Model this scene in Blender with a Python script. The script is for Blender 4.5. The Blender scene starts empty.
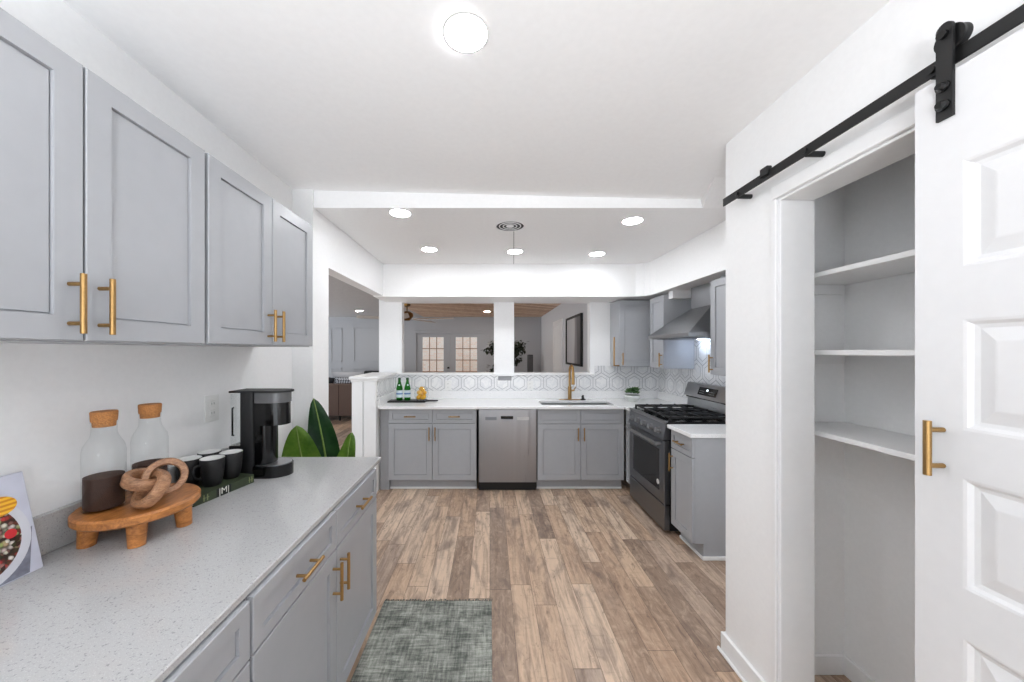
import bpy, bmesh, math, random
from math import pi, sin, cos, radians
from mathutils import Vector, Matrix

random.seed(7)
S = bpy.context.scene
COL = S.collection

# ------------------------------------------------------------------ camera, world, exposure
EYE = 1.51
cam_d = bpy.data.cameras.new('camera')
cam = bpy.data.objects.new('camera', cam_d)
COL.objects.link(cam)
cam.location = (0, 0, EYE)
cam.rotation_euler = (pi / 2, 0, 0)
cam_d.sensor_fit = 'HORIZONTAL'
cam_d.sensor_width = 36
cam_d.lens = 36 * 350 / 1024
cam_d.shift_x = 22 / 1024
cam_d.shift_y = 9.5 / 1024
cam_d.clip_start = 0.02
S.camera = cam

world = bpy.data.worlds.new('daylight')
S.world = world
world.use_nodes = True
bg = world.node_tree.nodes['Background']
# dim sky above the horizon, brighter half added below to fill the ceilings
_nt = world.node_tree
_tc = _nt.nodes.new('ShaderNodeTexCoord')
_sp = _nt.nodes.new('ShaderNodeSeparateXYZ')
_rp = _nt.nodes.new('ShaderNodeValToRGB')
_nt.links.new(_tc.outputs['Generated'], _sp.inputs[0])
_mr = _nt.nodes.new('ShaderNodeMapRange')
_mr.inputs['From Min'].default_value = -1.0
_nt.links.new(_sp.outputs[2], _mr.inputs['Value'])
_nt.links.new(_mr.outputs[0], _rp.inputs[0])
_rp.color_ramp.elements[0].position = 0.47
_rp.color_ramp.elements[0].color = (0.90, 0.95, 1.0, 1)
_rp.color_ramp.elements[1].position = 0.53
_rp.color_ramp.elements[1].color = (0.38, 0.42, 0.46, 1)
_nt.links.new(_rp.outputs[0], bg.inputs['Color'])
bg.inputs['Strength'].default_value = 1.7

# added spot behind the camera, aimed up so the ceiling bounces fill light
fl_d = bpy.data.lights.new('bounce_fill', 'SPOT')
fl_d.energy = 165
fl_d.color = (0.93, 0.96, 1.0)
fl_d.spot_size = radians(150)
fl_d.spot_blend = 1.0
fl_d.shadow_soft_size = 0.25
fl_o = bpy.data.objects.new('bounce_fill', fl_d)
COL.objects.link(fl_o)
fl_o.location = (-0.3, -1.3, 1.25)
fl_o.rotation_euler = (radians(180 - 22), 0, 0)

S.view_settings.view_transform = 'Standard'
S.view_settings.look = 'None'
S.view_settings.gamma = 1.0
S.view_settings.use_curve_mapping = False
S.view_settings.exposure = 0.72
S.cycles.use_denoising = True
S.cycles.max_bounces = 10
S.cycles.diffuse_bounces = 6
S.cycles.transparent_max_bounces = 12
S.cycles.caustics_refractive = False
S.cycles.caustics_reflective = False
LAMP = 58.0          # emission of the kitchen downlight lenses
LAMP_FAR = 150.0
LAMP_NEAR = 60.0


# ------------------------------------------------------------------ material helpers
def lin(r, g, b):
    def f(c):
        c /= 255.0
        return c / 12.92 if c <= 0.04045 else ((c + 0.055) / 1.055) ** 2.4
    return (f(r), f(g), f(b), 1)


class NT:
    def __init__(self, name):
        self.m = bpy.data.materials.new(name)
        self.m.use_nodes = True
        self.t = self.m.node_tree
        self.b = self.t.nodes['Principled BSDF']
        self.out = self.t.nodes['Material Output']

    def n(self, kind, **kw):
        nd = self.t.nodes.new(kind)
        for k, v in kw.items():
            setattr(nd, k, v)
        return nd

    def l(self, a, b):
        self.t.links.new(a, b)

    def math(self, op, a, b=None, c=None):
        nd = self.n('ShaderNodeMath', operation=op)
        for i, v in enumerate((a, b, c)):
            if v is None:
                continue
            if isinstance(v, (int, float)):
                nd.inputs[i].default_value = v
            else:
                self.l(v, nd.inputs[i])
        return nd.outputs[0]

    def coord(self, scale=(1, 1, 1), which='Object', rot=(0, 0, 0)):
        tc = self.n('ShaderNodeTexCoord')
        mp = self.n('ShaderNodeMapping')
        mp.inputs['Scale'].default_value = scale
        mp.inputs['Rotation'].default_value = rot
        self.l(tc.outputs[which], mp.inputs['Vector'])
        return mp.outputs[0]

    def noise(self, vec, scale, detail=3, rough=0.5, dist=0.0):
        nd = self.n('ShaderNodeTexNoise')
        nd.inputs['Scale'].default_value = scale
        nd.inputs['Detail'].default_value = detail
        nd.inputs['Roughness'].default_value = rough
        nd.inputs['Distortion'].default_value = dist
        self.l(vec, nd.inputs['Vector'])
        return nd.outputs['Fac']

    def ramp(self, fac, stops):
        nd = self.n('ShaderNodeValToRGB')
        e = nd.color_ramp.elements
        while len(e) < len(stops):
            e.new(0.5)
        for i, (p, c) in enumerate(stops):
            e[i].position = p
            e[i].color = c
        self.l(fac, nd.inputs[0])
        return nd.outputs[0]

    def mix(self, fac, a, b, blend='MIX'):
        nd = self.n('ShaderNodeMix', data_type='RGBA', blend_type=blend)
        for i, v in ((0, fac), (6, a), (7, b)):
            if isinstance(v, (int, float)):
                nd.inputs[i].default_value = v
            elif isinstance(v, tuple):
                nd.inputs[i].default_value = v
            else:
                self.l(v, nd.inputs[i])
        return nd.outputs[2]

    def bump(self, height, strength=0.2, dist=0.01):
        nd = self.n('ShaderNodeBump')
        nd.inputs['Strength'].default_value = strength
        nd.inputs['Distance'].default_value = dist
        self.l(height, nd.inputs['Height'])
        self.l(nd.outputs[0], self.b.inputs['Normal'])

    def set(self, **kw):
        for k, v in kw.items():
            i = self.b.inputs[k.replace('_', ' ')]
            if isinstance(v, (int, float, tuple)):
                i.default_value = v
            else:
                self.l(v, i)
        return self


def plain(name, rgb, rough=0.5, metal=0.0, vary=0.03, scale=30, bump=0.0, **kw):
    """A painted or moulded surface with a faint mottling."""
    t = NT(name)
    c = lin(*rgb)
    f = t.noise(t.coord(), scale, 2)
    a = tuple(max(0, x * (1 - vary)) for x in c[:3]) + (1,)
    b = tuple(min(1, x * (1 + vary)) for x in c[:3]) + (1,)
    t.set(Base_Color=t.ramp(f, [(0.3, a), (0.7, b)]), Roughness=rough, Metallic=metal, **kw)
    if bump:
        t.bump(f, bump, 0.002)
    return t.m


def emit(name, rgb, strength):
    t = NT(name)
    c = lin(*rgb)
    t.set(Base_Color=c, Emission_Color=c, Emission_Strength=strength)
    return t.m


def glass(name, rgb=(252, 253, 253), rough=0.01, ior=1.45):
    """Thin-walled glass: clear (or tinted) transmission with a Fresnel reflection."""
    t = NT(name)
    t.t.nodes.remove(t.b)
    tr = t.n('ShaderNodeBsdfTransparent')
    tr.inputs['Color'].default_value = lin(*rgb)
    gl = t.n('ShaderNodeBsdfGlossy')
    gl.inputs['Roughness'].default_value = rough
    lw = t.n('ShaderNodeLayerWeight')
    lw.inputs['Blend'].default_value = 0.5
    k = t.math('MULTIPLY_ADD', t.math('POWER', lw.outputs['Facing'], 5.0), 0.75, 0.025)
    mx = t.n('ShaderNodeMixShader')
    t.l(k, mx.inputs[0])
    t.l(tr.outputs[0], mx.inputs[1])
    t.l(gl.outputs[0], mx.inputs[2])
    t.l(mx.outputs[0], t.out.inputs['Surface'])
    return t.m


M = {}
M['wall'] = plain('white_wall_paint', (243, 243, 243), 0.6, vary=0.012, scale=60, bump=0.03)
M['ceiling'] = plain('white_ceiling_paint', (247, 247, 247), 0.75, vary=0.012, scale=40, bump=0.04)
M['trim'] = plain('white_gloss_trim', (240, 240, 240), 0.35, vary=0.01)
M['barn'] = plain('white_door_paint', (226, 226, 227), 0.35, vary=0.01)
M['gray'] = plain('grey_cabinet_paint', (167, 169, 173), 0.38, vary=0.015, scale=20)
M['shelf'] = plain('white_shelf_paint', (238, 238, 238), 0.45, vary=0.01)
M['black'] = plain('black_steel', (13, 13, 14), 0.5, vary=0.1)
M['blackgloss'] = plain('black_gloss', (12, 12, 13), 0.12, vary=0.1)
M['blackmat'] = plain('black_matte', (15, 15, 17), 0.5, vary=0.1)
M['iron'] = plain('cast_iron', (20, 20, 21), 0.55, vary=0.2)
M['gold'] = plain('brushed_brass', (178, 142, 92), 0.33, 1.0, vary=0.06, scale=200)
M['cork'] = plain('cork', (176, 118, 66), 0.8, vary=0.3, scale=260)
M['coffee'] = plain('ground_coffee', (58, 36, 26), 0.9, vary=0.5, scale=400, bump=0.6)
M['white'] = plain('white_ceramic', (236, 236, 234), 0.2, vary=0.01)
M['plastic'] = plain('white_plastic', (232, 232, 230), 0.35, vary=0.01)
M['glass'] = glass('clear_glass')
M['greenglass'] = glass('green_glass', (110, 190, 110))
M['farwall'] = plain('grey_wall_paint', (174, 176, 181), 0.6, vary=0.015)
M['rubber'] = plain('dark_rubber', (34, 34, 35), 0.8)
M['lens'] = emit('downlight_lens', (248, 251, 255), LAMP)
M['nearlens'] = emit('near_downlight_lens', (250, 252, 255), LAMP_NEAR)
M['farlens'] = emit('far_downlight_lens', (255, 248, 238), LAMP_FAR)
M['hoodled'] = emit('hood_led', (214, 230, 255), 60)
M['leaf'] = None


def steel(name, rgb, rough, stretch=(1, 1, 1)):
    t = NT(name)
    f = t.noise(t.coord(stretch), 60, 3)
    c = lin(*rgb)
    t.set(Base_Color=t.mix(f, tuple(x * 0.9 for x in c[:3]) + (1,), c), Metallic=1.0,
          Roughness=t.math('MULTIPLY_ADD', f, 0.12, rough))
    t.bump(f, 0.02, 0.001)
    return t.m


M['steel'] = steel('brushed_steel', (170, 171, 174), 0.26, (3, 3, 0.05))
def wavy_steel():
    t = NT('wavy_brushed_steel')
    f = t.noise(t.coord((7, 1, 0.15)), 1, 2)
    g = t.noise(t.coord((3, 3, 0.05)), 60, 3)
    t.set(Base_Color=lin(160, 160, 163), Metallic=1.0, Roughness=t.math('MULTIPLY_ADD', g, 0.12, 0.24))
    t.bump(f, 0.6, 0.02)
    return t.m


M['wavysteel'] = wavy_steel()
M['steelh'] = steel('brushed_steel_sheet', (176, 178, 181), 0.24, (0.06, 2, 2))
M['darksteel'] = steel('dark_brushed_steel', (134, 136, 140), 0.3, (0.06, 2, 2))


def quartz(name, base, scale=1.0):
    t = NT(name)
    v = t.coord()
    f1 = t.noise(v, 170 * scale, 2, 0.6)
    f2 = t.noise(v, 420 * scale, 1, 0.5)
    c = lin(*base)
    d = lin(base[0] - 30, base[1] - 30, base[2] - 29)
    w = lin(min(255, base[0] + 14), min(255, base[1] + 14), min(255, base[2] + 14))
    k1 = t.ramp(f1, [(0.60, (0, 0, 0, 1)), (0.67, (1, 1, 1, 1))])
    k2 = t.ramp(f2, [(0.60, (0, 0, 0, 1)), (0.68, (1, 1, 1, 1))])
    t.set(Base_Color=t.mix(k2, t.mix(k1, c, d), w), Roughness=0.10)
    return t.m


M['quartz'] = quartz('speckled_quartz', (180, 180, 180))
M['quartzw'] = quartz('white_quartz', (238, 238, 238), 1.3)


def wood(name, dark, light, scale=8, axis=(1, 6, 6), rough=0.4):
    t = NT(name)
    v = t.coord(axis)
    f = t.noise(v, scale, 5, 0.6, 1.2)
    g = t.noise(v, scale * 6, 3, 0.6)
    k = t.math('MULTIPLY_ADD', g, 0.3, t.math('MULTIPLY', f, 0.75))
    t.set(Base_Color=t.ramp(k, [(0.32, lin(*dark)), (0.68, lin(*light))]), Roughness=rough)
    return t.m


M['acacia'] = wood('acacia_board', (112, 62, 26), (200, 132, 70), 6, (6, 1.2, 6))
M['knotwood'] = wood('mango_wood', (98, 64, 42), (186, 138, 102), 12, (3, 3, 9), 0.45)


def floor_mat():
    t = NT('vinyl_plank_floor')
    tc = t.n('ShaderNodeTexCoord')
    sp = t.n('ShaderNodeSeparateXYZ')
    t.l(tc.outputs['Object'], sp.inputs[0])
    X, Y = sp.outputs[0], sp.outputs[1]
    u = t.math('DIVIDE', X, 0.132)
    ci = t.math('FLOOR', u)
    fx = t.math('FRACT', u)
    w1 = t.n('ShaderNodeTexWhiteNoise', noise_dimensions='1D')
    t.l(ci, w1.inputs['W'])
    yy = t.math('ADD', t.math('DIVIDE', Y, 1.15), t.math('MULTIPLY', w1.outputs['Value'], 7.0))
    ri = t.math('FLOOR', yy)
    fy = t.math('FRACT', yy)
    cv = t.n('ShaderNodeCombineXYZ')
    t.l(ci, cv.inputs[0])
    t.l(ri, cv.inputs[1])
    w2 = t.n('ShaderNodeTexWhiteNoise', noise_dimensions='2D')
    t.l(cv.outputs[0], w2.inputs['Vector'])
    pv = w2.outputs['Value']
    base = t.ramp(pv, [(0.0, lin(158, 136, 119)), (0.3, lin(190, 160, 135)), (0.55, lin(210, 182, 156)),
                       (0.8, lin(222, 197, 173)), (1.0, lin(170, 150, 136))])
    gv = t.n('ShaderNodeCombineXYZ')
    t.l(t.math('MULTIPLY', X, 30.0), gv.inputs[0])
    t.l(t.math('MULTIPLY', Y, 2.2), gv.inputs[1])
    t.l(t.math('MULTIPLY', pv, 37.0), gv.inputs[2])
    g = t.noise(gv.outputs[0], 1.0, 6, 0.65, 0.8)
    bv = t.n('ShaderNodeCombineXYZ')
    t.l(t.math('MULTIPLY', X, 7.0), bv.inputs[0])
    t.l(t.math('MULTIPLY', Y, 2.4), bv.inputs[1])
    t.l(t.math('MULTIPLY', pv, 91.0), bv.inputs[2])
    bl = t.noise(bv.outputs[0], 1.0, 4, 0.6, 1.0)
    sv = t.n('ShaderNodeCombineXYZ')
    t.l(t.math('MULTIPLY', X, 10.0), sv.inputs[0])
    t.l(t.math('MULTIPLY', Y, 60.0), sv.inputs[1])
    t.l(t.math('MULTIPLY', pv, 13.0), sv.inputs[2])
    saw = t.noise(sv.outputs[0], 1.0, 2, 0.5, 0.4)
    mv = t.n('ShaderNodeCombineXYZ')
    t.l(t.math('MULTIPLY', X, 22.0), mv.inputs[0])
    t.l(t.math('MULTIPLY', Y, 9.0), mv.inputs[1])
    t.l(t.math('MULTIPLY', pv, 53.0), mv.inputs[2])
    mo = t.noise(mv.outputs[0], 1.0, 5, 0.7, 1.5)
    c = t.mix(t.ramp(g, [(0.36, (0.6, 0.6, 0.6, 1)), (0.56, (0, 0, 0, 1))]), base, lin(118, 93, 78))
    c = t.mix(t.ramp(mo, [(0.50, (0, 0, 0, 1)), (0.68, (0.4, 0.4, 0.4, 1))]), c, lin(226, 200, 174))
    c = t.mix(t.ramp(bl, [(0.50, (0, 0, 0, 1)), (0.70, (0.7, 0.7, 0.7, 1))]), c, lin(112, 95, 88))
    c = t.mix(t.ramp(mo, [(0.32, (0.55, 0.55, 0.55, 1)), (0.42, (0, 0, 0, 1))]), c, lin(100, 80, 70))
    c = t.mix(t.ramp(saw, [(0.60, (0, 0, 0, 1)), (0.75, (0.2, 0.2, 0.2, 1))]), c, lin(96, 76, 64))
    ex = t.math('MINIMUM', fx, t.math('SUBTRACT', 1.0, fx))
    ey = t.math('MINIMUM', fy, t.math('SUBTRACT', 1.0, fy))
    gap = t.math('MAXIMUM', t.math('LESS_THAN', ex, 0.010), t.math('LESS_THAN', ey, 0.0016))
    c = t.mix(t.math('MULTIPLY', gap, 0.65), c, lin(62, 46, 38))
    t.set(Base_Color=c, Roughness=t.math('MULTIPLY_ADD', g, 0.2, 0.32))
    t.bump(t.math('SUBTRACT', g, gap), 0.08, 0.003)
    return t.m


M['floor'] = floor_mat()


def hex_tile(name, horiz):
    """White marble tile with nested grey hexagon outlines; horiz is the wall's own horizontal axis (0 = x, 1 = y)."""
    t = NT(name)
    tc = t.n('ShaderNodeTexCoord')
    sp = t.n('ShaderNodeSeparateXYZ')
    t.l(tc.outputs['Object'], sp.inputs[0])
    p = 0.205
    u = t.math('ADD', t.math('DIVIDE', t.math('SUBTRACT', sp.outputs[horiz], 1.385 if horiz == 0 else 3.25), p), 50.5)
    H = math.sqrt(3)
    v = t.math('ADD', t.math('DIVIDE', t.math('SUBTRACT', sp.outputs[2], 1.108), p * 1.06), 20.5 * H)

    def cell(ou, ov):
        a = t.math('SUBTRACT', t.math('FLOORED_MODULO', t.math('ADD', u, ou), 1.0), 0.5)
        b = t.math('SUBTRACT', t.math('FLOORED_MODULO', t.math('ADD', v, ov), H), H / 2)
        a = t.math('ABSOLUTE', a)
        b = t.math('ABSOLUTE', b)
        return t.math('MAXIMUM', a, t.math('ADD', t.math('MULTIPLY', a, 0.5), t.math('MULTIPLY', b, H / 2)))
    d = t.math('MINIMUM', cell(0, 0), cell(0.5, H / 2))

    def line(r, w):
        return t.math('LESS_THAN', t.math('ABSOLUTE', t.math('SUBTRACT', d, r)), w)
    k = t.math('MAXIMUM', line(0.49, 0.015), t.math('MAXIMUM', t.math('MULTIPLY', line(0.405, 0.016), 0.25), line(0.33, 0.020)))
    vein = t.noise(t.coord((1, 1, 1)), 5, 6, 0.65, 1.5)
    base = t.ramp(vein, [(0.42, lin(236, 236, 236)), (0.5, lin(222, 223, 225)), (0.56, lin(236, 236, 236))])
    t.set(Base_Color=t.mix(k, base, lin(186, 186, 189)), Roughness=0.3)
    return t.m


M['tilex'] = hex_tile('hexagon_tile_back', 0)
M['tiley'] = hex_tile('hexagon_tile_side', 1)


def rug_mat():
    t = NT('distressed_rug')
    a = t.noise(t.coord((9, 90, 1)), 1, 4, 0.7)
    b = t.noise(t.coord((90, 9, 1)), 1, 4, 0.7)
    c = t.noise(t.coord((5, 7, 1)), 1, 4, 0.65)
    w = t.noise(t.coord((1, 1, 1)), 300, 2, 0.7)
    k = t.math('ADD', t.math('MULTIPLY', a, 0.42), t.math('MULTIPLY', b, 0.36))
    k = t.math('ADD', k, t.math('MULTIPLY', c, 0.55))
    k = t.math('ADD', k, t.math('MULTIPLY', w, 0.12))
    t.set(Base_Color=t.ramp(k, [(0.56, lin(66, 68, 64)), (0.66, lin(104, 107, 101)), (0.74, lin(140, 142, 134)), (0.86, lin(184, 185, 176))]),
          Roughness=0.95)
    t.bump(w, 0.5, 0.004)
    return t.m


M['rug'] = rug_mat()


def leaf_mat(name, a, b):
    t = NT(name)
    f = t.noise(t.coord((1, 1, 1)), 9, 3)
    g = t.noise(t.coord((1, 1, 1)), 60, 2)
    k = t.math('MULTIPLY_ADD', g, 0.25, t.math('MULTIPLY', f, 0.8))
    t.set(Base_Color=t.ramp(k, [(0.35, lin(*a)), (0.7, lin(*b))]), Roughness=0.4)
    return t.m


M['leaf'] = leaf_mat('banana_leaf', (88, 132, 44), (136, 174, 70))
M['leafdark'] = leaf_mat('banana_leaf_dark', (26, 64, 34), (54, 96, 48))
M['stalk'] = leaf_mat('leaf_stalk', (110, 140, 62), (150, 172, 92))
M['treeleaf'] = leaf_mat('tree_leaf', (26, 36, 24), (52, 66, 42))
M['succulent'] = leaf_mat('succulent_leaf', (42, 78, 40), (104, 140, 84))
M['bark'] = wood('bark', (50, 36, 26), (90, 68, 48), 10, (4, 4, 1), 0.8)


def plank_ceiling():
    t = NT('plank_ceiling')
    v = t.coord((1, 1, 1), rot=(0, 0, radians(58)))
    sp = t.n('ShaderNodeSeparateXYZ')
    t.l(v, sp.inputs[0])
    u = t.math('DIVIDE', sp.outputs[0], 0.11)
    w = t.n('ShaderNodeTexWhiteNoise', noise_dimensions='1D')
    t.l(t.math('FLOOR', u), w.inputs['W'])
    f = t.noise(t.coord((14, 2, 1), rot=(0, 0, radians(58))), 1, 4)
    k = t.math('MULTIPLY_ADD', f, 0.5, t.math('MULTIPLY', w.outputs[0], 0.6))
    c = t.ramp(k, [(0.2, lin(196, 160, 132)), (0.5, lin(222, 190, 162)), (0.85, lin(242, 220, 198))])
    e = t.math('LESS_THAN', t.math('FRACT', u), 0.05)
    t.set(Base_Color=t.mix(t.math('MULTIPLY', e, 0.6), c, lin(140, 110, 88)), Roughness=0.6)
    return t.m


M['plank'] = plank_ceiling()
M['popcorn'] = plain('textured_grey_ceiling', (196, 195, 196), 0.9, vary=0.05, scale=25, bump=0.3)


def brick_mat():
    t = NT('outdoor_brick')
    br = t.n('ShaderNodeTexBrick')
    t.l(t.coord((1, 1, 1), rot=(radians(90), 0, 0)), br.inputs['Vector'])
    br.inputs['Scale'].default_value = 4
    br.inputs['Color1'].default_value = lin(255, 238, 224)
    br.inputs['Color2'].default_value = lin(253, 222, 200)
    br.inputs['Mortar'].default_value = lin(250, 240, 230)
    t.set(Base_Color=br.outputs['Color'], Roughness=0.8)
    return t.m


M['brick'] = brick_mat()


def salad_mat():
    t = NT('salad_photo')
    vo = t.n('ShaderNodeTexVoronoi')
    vo.inputs['Scale'].default_value = 110
    t.l(t.coord(), vo.inputs['Vector'])
    hs = t.n('ShaderNodeSeparateXYZ')
    t.l(vo.outputs['Color'], hs.inputs[0])
    c = t.ramp(hs.outputs[0], [(0.0, lin(46, 58, 32)), (0.25, lin(120, 52, 40)), (0.42, lin(206, 60, 62)), (0.52, lin(232, 222, 214)),
                               (0.66, lin(150, 168, 96)), (0.8, lin(206, 150, 140)), (0.92, lin(60, 34, 30))])
    c = t.mix(t.ramp(vo.outputs['Distance'], [(0.3, (0, 0, 0, 1)), (0.75, (0.8, 0.8, 0.8, 1))]), c, lin(40, 32, 26))
    t.set(Base_Color=c, Roughness=0.3)
    return t.m


M['salad'] = salad_mat()


def stripe_mat():
    t = NT('abstract_canvas')
    sp = t.n('ShaderNodeSeparateXYZ')
    t.l(t.coord((1, 1, 1)), sp.inputs[0])
    f = t.noise(t.coord((0.4, 4.0, 0.4)), 1.0, 4, 0.6, 0.5)
    k = t.math('ADD', t.math('MULTIPLY', t.math('SUBTRACT', sp.outputs[1], 5.35), 0.75), t.math('MULTIPLY', t.math('SUBTRACT', f, 0.5), 0.7))
    t.set(Base_Color=t.ramp(k, [(0.1, lin(90, 88, 92)), (0.35, lin(150, 146, 148)), (0.45, lin(216, 214, 216)), (0.9, lin(188, 188, 192))]), Roughness=0.4)
    return t.m


M['canvas'] = stripe_mat()
M['sofa'] = plain('brown_woven_upholstery', (112, 94, 86), 0.9, vary=0.25, scale=160, bump=0.3)


# ------------------------------------------------------------------ mesh helpers
class MB:
    def __init__(self):
        self.bm = bmesh.new()

    def xform(self, verts, mat):
        bmesh.ops.transform(self.bm, matrix=mat, verts=verts)
        return self

    def box(self, x0, x1, y0, y1, z0, z1, bev=0.0, seg=1, mat=None):
        bm = self.bm
        r = bmesh.ops.create_cube(bm, size=1.0)
        vs = r['verts']
        m = Matrix.Translation(((x0 + x1) / 2, (y0 + y1) / 2, (z0 + z1) / 2)) @ Matrix.Diagonal((abs(x1 - x0), abs(y1 - y0), abs(z1 - z0), 1))
        bmesh.ops.transform(bm, matrix=m, verts=vs)
        if mat is not None and not bev:
            bmesh.ops.transform(bm, matrix=mat, verts=vs)
        if bev:
            es = list({e for v in vs for e in v.link_edges})
            r = bmesh.ops.bevel(bm, geom=vs + es, offset=bev, offset_type='OFFSET', segments=seg, profile=0.5, affect='EDGES')
            if mat is not None:
                vv = list({v for f in r['faces'] for v in f.verts} | set(v for v in vs if v.is_valid))
                bmesh.ops.transform(bm, matrix=mat, verts=vv)
        return self

    def tube(self, pts, r, seg=12, caps=True, radii=None):
        """Round bar along a list of points."""
        bm = self.bm
        pts = [Vector(p) for p in pts]
        rings = []
        up0 = None
        for i, p in enumerate(pts):
            a = pts[max(0, i - 1)]
            b = pts[min(len(pts) - 1, i + 1)]
            d = (b - a).normalized()
            if up0 is None:
                up0 = Vector((0, 0, 1)) if abs(d.z) < 0.9 else Vector((1, 0, 0))
            s = d.cross(up0).normalized()
            up0 = s.cross(d).normalized()
            rr = radii[i] if radii else r
            rings.append([bm.verts.new(p + s * (rr * cos(2 * pi * k / seg)) + up0 * (rr * sin(2 * pi * k / seg))) for k in range(seg)])
        for A, B in zip(rings, rings[1:]):
            for k in range(seg):
                bm.faces.new((A[k], A[(k + 1) % seg], B[(k + 1) % seg], B[k]))
        if caps:
            bm.faces.new(rings[0][::-1])
            bm.faces.new(rings[-1])
        return self

    def cyl(self, a, b, r, seg=20, r2=None):
        return self.tube([a, b], r, seg, True, [r, r if r2 is None else r2])

    def lathe(self, prof, c=(0, 0, 0), seg=32, close=False):
        """Revolve (radius, z) pairs about z through c."""
        bm = self.bm
        cx, cy, cz = c
        rings = []
        for r, z in prof:
            if r < 1e-6:
                rings.append([bm.verts.new((cx, cy, cz + z))])
            else:
                rings.append([bm.verts.new((cx + r * cos(2 * pi * k / seg), cy + r * sin(2 * pi * k / seg), cz + z)) for k in range(seg)])
        pairs = list(zip(rings, rings[1:]))
        if close:
            pairs.append((rings[-1], rings[0]))
        for A, B in pairs:
            for k in range(seg):
                k2 = (k + 1) % seg
                if len(A) == 1 and len(B) == 1:
                    continue
                if len(A) == 1:
                    bm.faces.new((A[0], B[k2], B[k]))
                elif len(B) == 1:
                    bm.faces.new((A[k], A[k2], B[0]))
                else:
                    bm.faces.new((A[k], A[k2], B[k2], B[k]))
        return self

    def prism(self, poly, h, mat=None):
        """Extrude a polygon in xy by h along z, then transform."""
        bm = self.bm
        mat = mat or Matrix.Identity(4)
        lo = [bm.verts.new(mat @ Vector((x, y, 0))) for x, y in poly]
        hi = [bm.verts.new(mat @ Vector((x, y, h))) for x, y in poly]
        n = len(poly)
        bm.faces.new(lo[::-1])
        bm.faces.new(hi)
        for k in range(n):
            bm.faces.new((lo[k], lo[(k + 1) % n], hi[(k + 1) % n], hi[k]))
        return self

    def nest(self, x0, x1, z0, z1, loops, back=None):
        """Nested rectangles in the xz plane: loops of (inset, y); capped at the last; back = y of a closing back face."""
        bm = self.bm
        rs = []
        for ins, y in loops:
            rs.append([bm.verts.new(p) for p in ((x0 + ins, y, z0 + ins), (x1 - ins, y, z0 + ins), (x1 - ins, y, z1 - ins), (x0 + ins, y, z1 - ins))])
        if back is not None:
            bk = [bm.verts.new(p) for p in ((x0, back, z0), (x1, back, z0), (x1, back, z1), (x0, back, z1))]
            bm.faces.new(bk[::-1])
            rs.insert(0, bk)
        for A, B in zip(rs, rs[1:]):
            for k in range(4):
                bm.faces.new((A[k], A[(k + 1) % 4], B[(k + 1) % 4], B[k]))
        bm.faces.new(rs[-1])
        return self

    def poly(self, verts, faces):
        vs = [self.bm.verts.new(v) for v in verts]
        for f in faces:
            self.bm.faces.new([vs[i] for i in f])
        return self

    def build(self, name, mat, parent=None, smooth=None, recalc=True):
        bm = self.bm
        if recalc:
            bmesh.ops.recalc_face_normals(bm, faces=bm.faces[:])
        me = bpy.data.meshes.new(name)
        bm.to_mesh(me)
        bm.free()
        me.materials.append(mat)
        if smooth:
            me.polygons.foreach_set('use_smooth', [True] * len(me.polygons))
            me.set_sharp_from_angle(angle=radians(smooth))
        o = bpy.data.objects.new(name, me)
        COL.objects.link(o)
        if parent:
            o.parent = parent
        return o


def tag(o, label=None, cat=None, group=None, kind=None):
    if label:
        o['label'] = label
    if cat:
        o['category'] = cat
    if group:
        o['group'] = group
    if kind:
        o['kind'] = kind
    return o


def thing(name, label, cat, loc=(0, 0, 0), rz=0.0, group=None):
    o = bpy.data.objects.new(name, None)
    o.empty_display_size = 0.05
    COL.objects.link(o)
    o.location = loc
    o.rotation_euler = (0, 0, rz)
    return tag(o, label, cat, group)


def struct(name, mb, mat, label=None, parent=None, smooth=None):
    o = mb.build(name, mat, parent, smooth)
    if parent is None:
        tag(o, label, name.split('_')[0], None, 'structure')
    return o


def copy_tree(o, label, parent=None):
    c = o.copy()
    COL.objects.link(c)
    if parent:
        c.parent = parent
    if label:
        c['label'] = label
    for ch in list(o.children):
        copy_tree(ch, None, c)
    return c


# ------------------------------------------------------------------ the setting
XL, XLT = -1.327, -1.19          # left wall, thicker wall past the step
XR = 2.11                        # right wall behind the range
YB = 4.37                        # pass-through wall
ZC, ZC2, ZS = 2.59, 2.475, 2.11  # front ceiling, dropped ceiling, soffit underside
YSTEP, YOPEN, YSOF = 2.35, 2.58, 3.9
YF = 9.8                         # far wall of the living room
REAR = -2.2

struct('floor', MB().box(-6.0, 2.4, REAR, YF + 0.1, -0.1, 0.0), M['floor'], 'worn brown wood plank floor running through kitchen and living room')

w = MB()
w.box(XL - 0.12, XL, REAR, YSTEP, 0, 2.75)
w.box(XL - 0.12, XLT, YSTEP, YOPEN, 0, 2.75)
w.box(XLT - 0.11, XLT, YOPEN, YB + 0.1, ZS + 0.01, 2.75)
struct('wall_left', w, M['wall'], 'white painted wall behind the coffee counter with header over the passage')

# front ceiling slopes a little down to the right, as the photo shows
c = MB()
zl, zr = 2.60, 2.535
c.poly([(XL - 0.12, REAR, zl), (2.3, REAR, zr - 0.025), (2.3, YSTEP + 0.3, zr - 0.025), (XL - 0.12, YSTEP + 0.3, zl),
        (XL - 0.12, REAR, 2.9), (2.3, REAR, 2.9), (2.3, YSTEP + 0.3, 2.9), (XL - 0.12, YSTEP + 0.3, 2.9)],
       [(0, 1, 2, 3), (7, 6, 5, 4), (0, 4, 5, 1), (1, 5, 6, 2), (2, 6, 7, 3), (3, 7, 4, 0)])
c.box(XL - 0.12, 2.3, YSTEP + 0.02, YB + 0.1, ZC2, 2.9)
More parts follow.
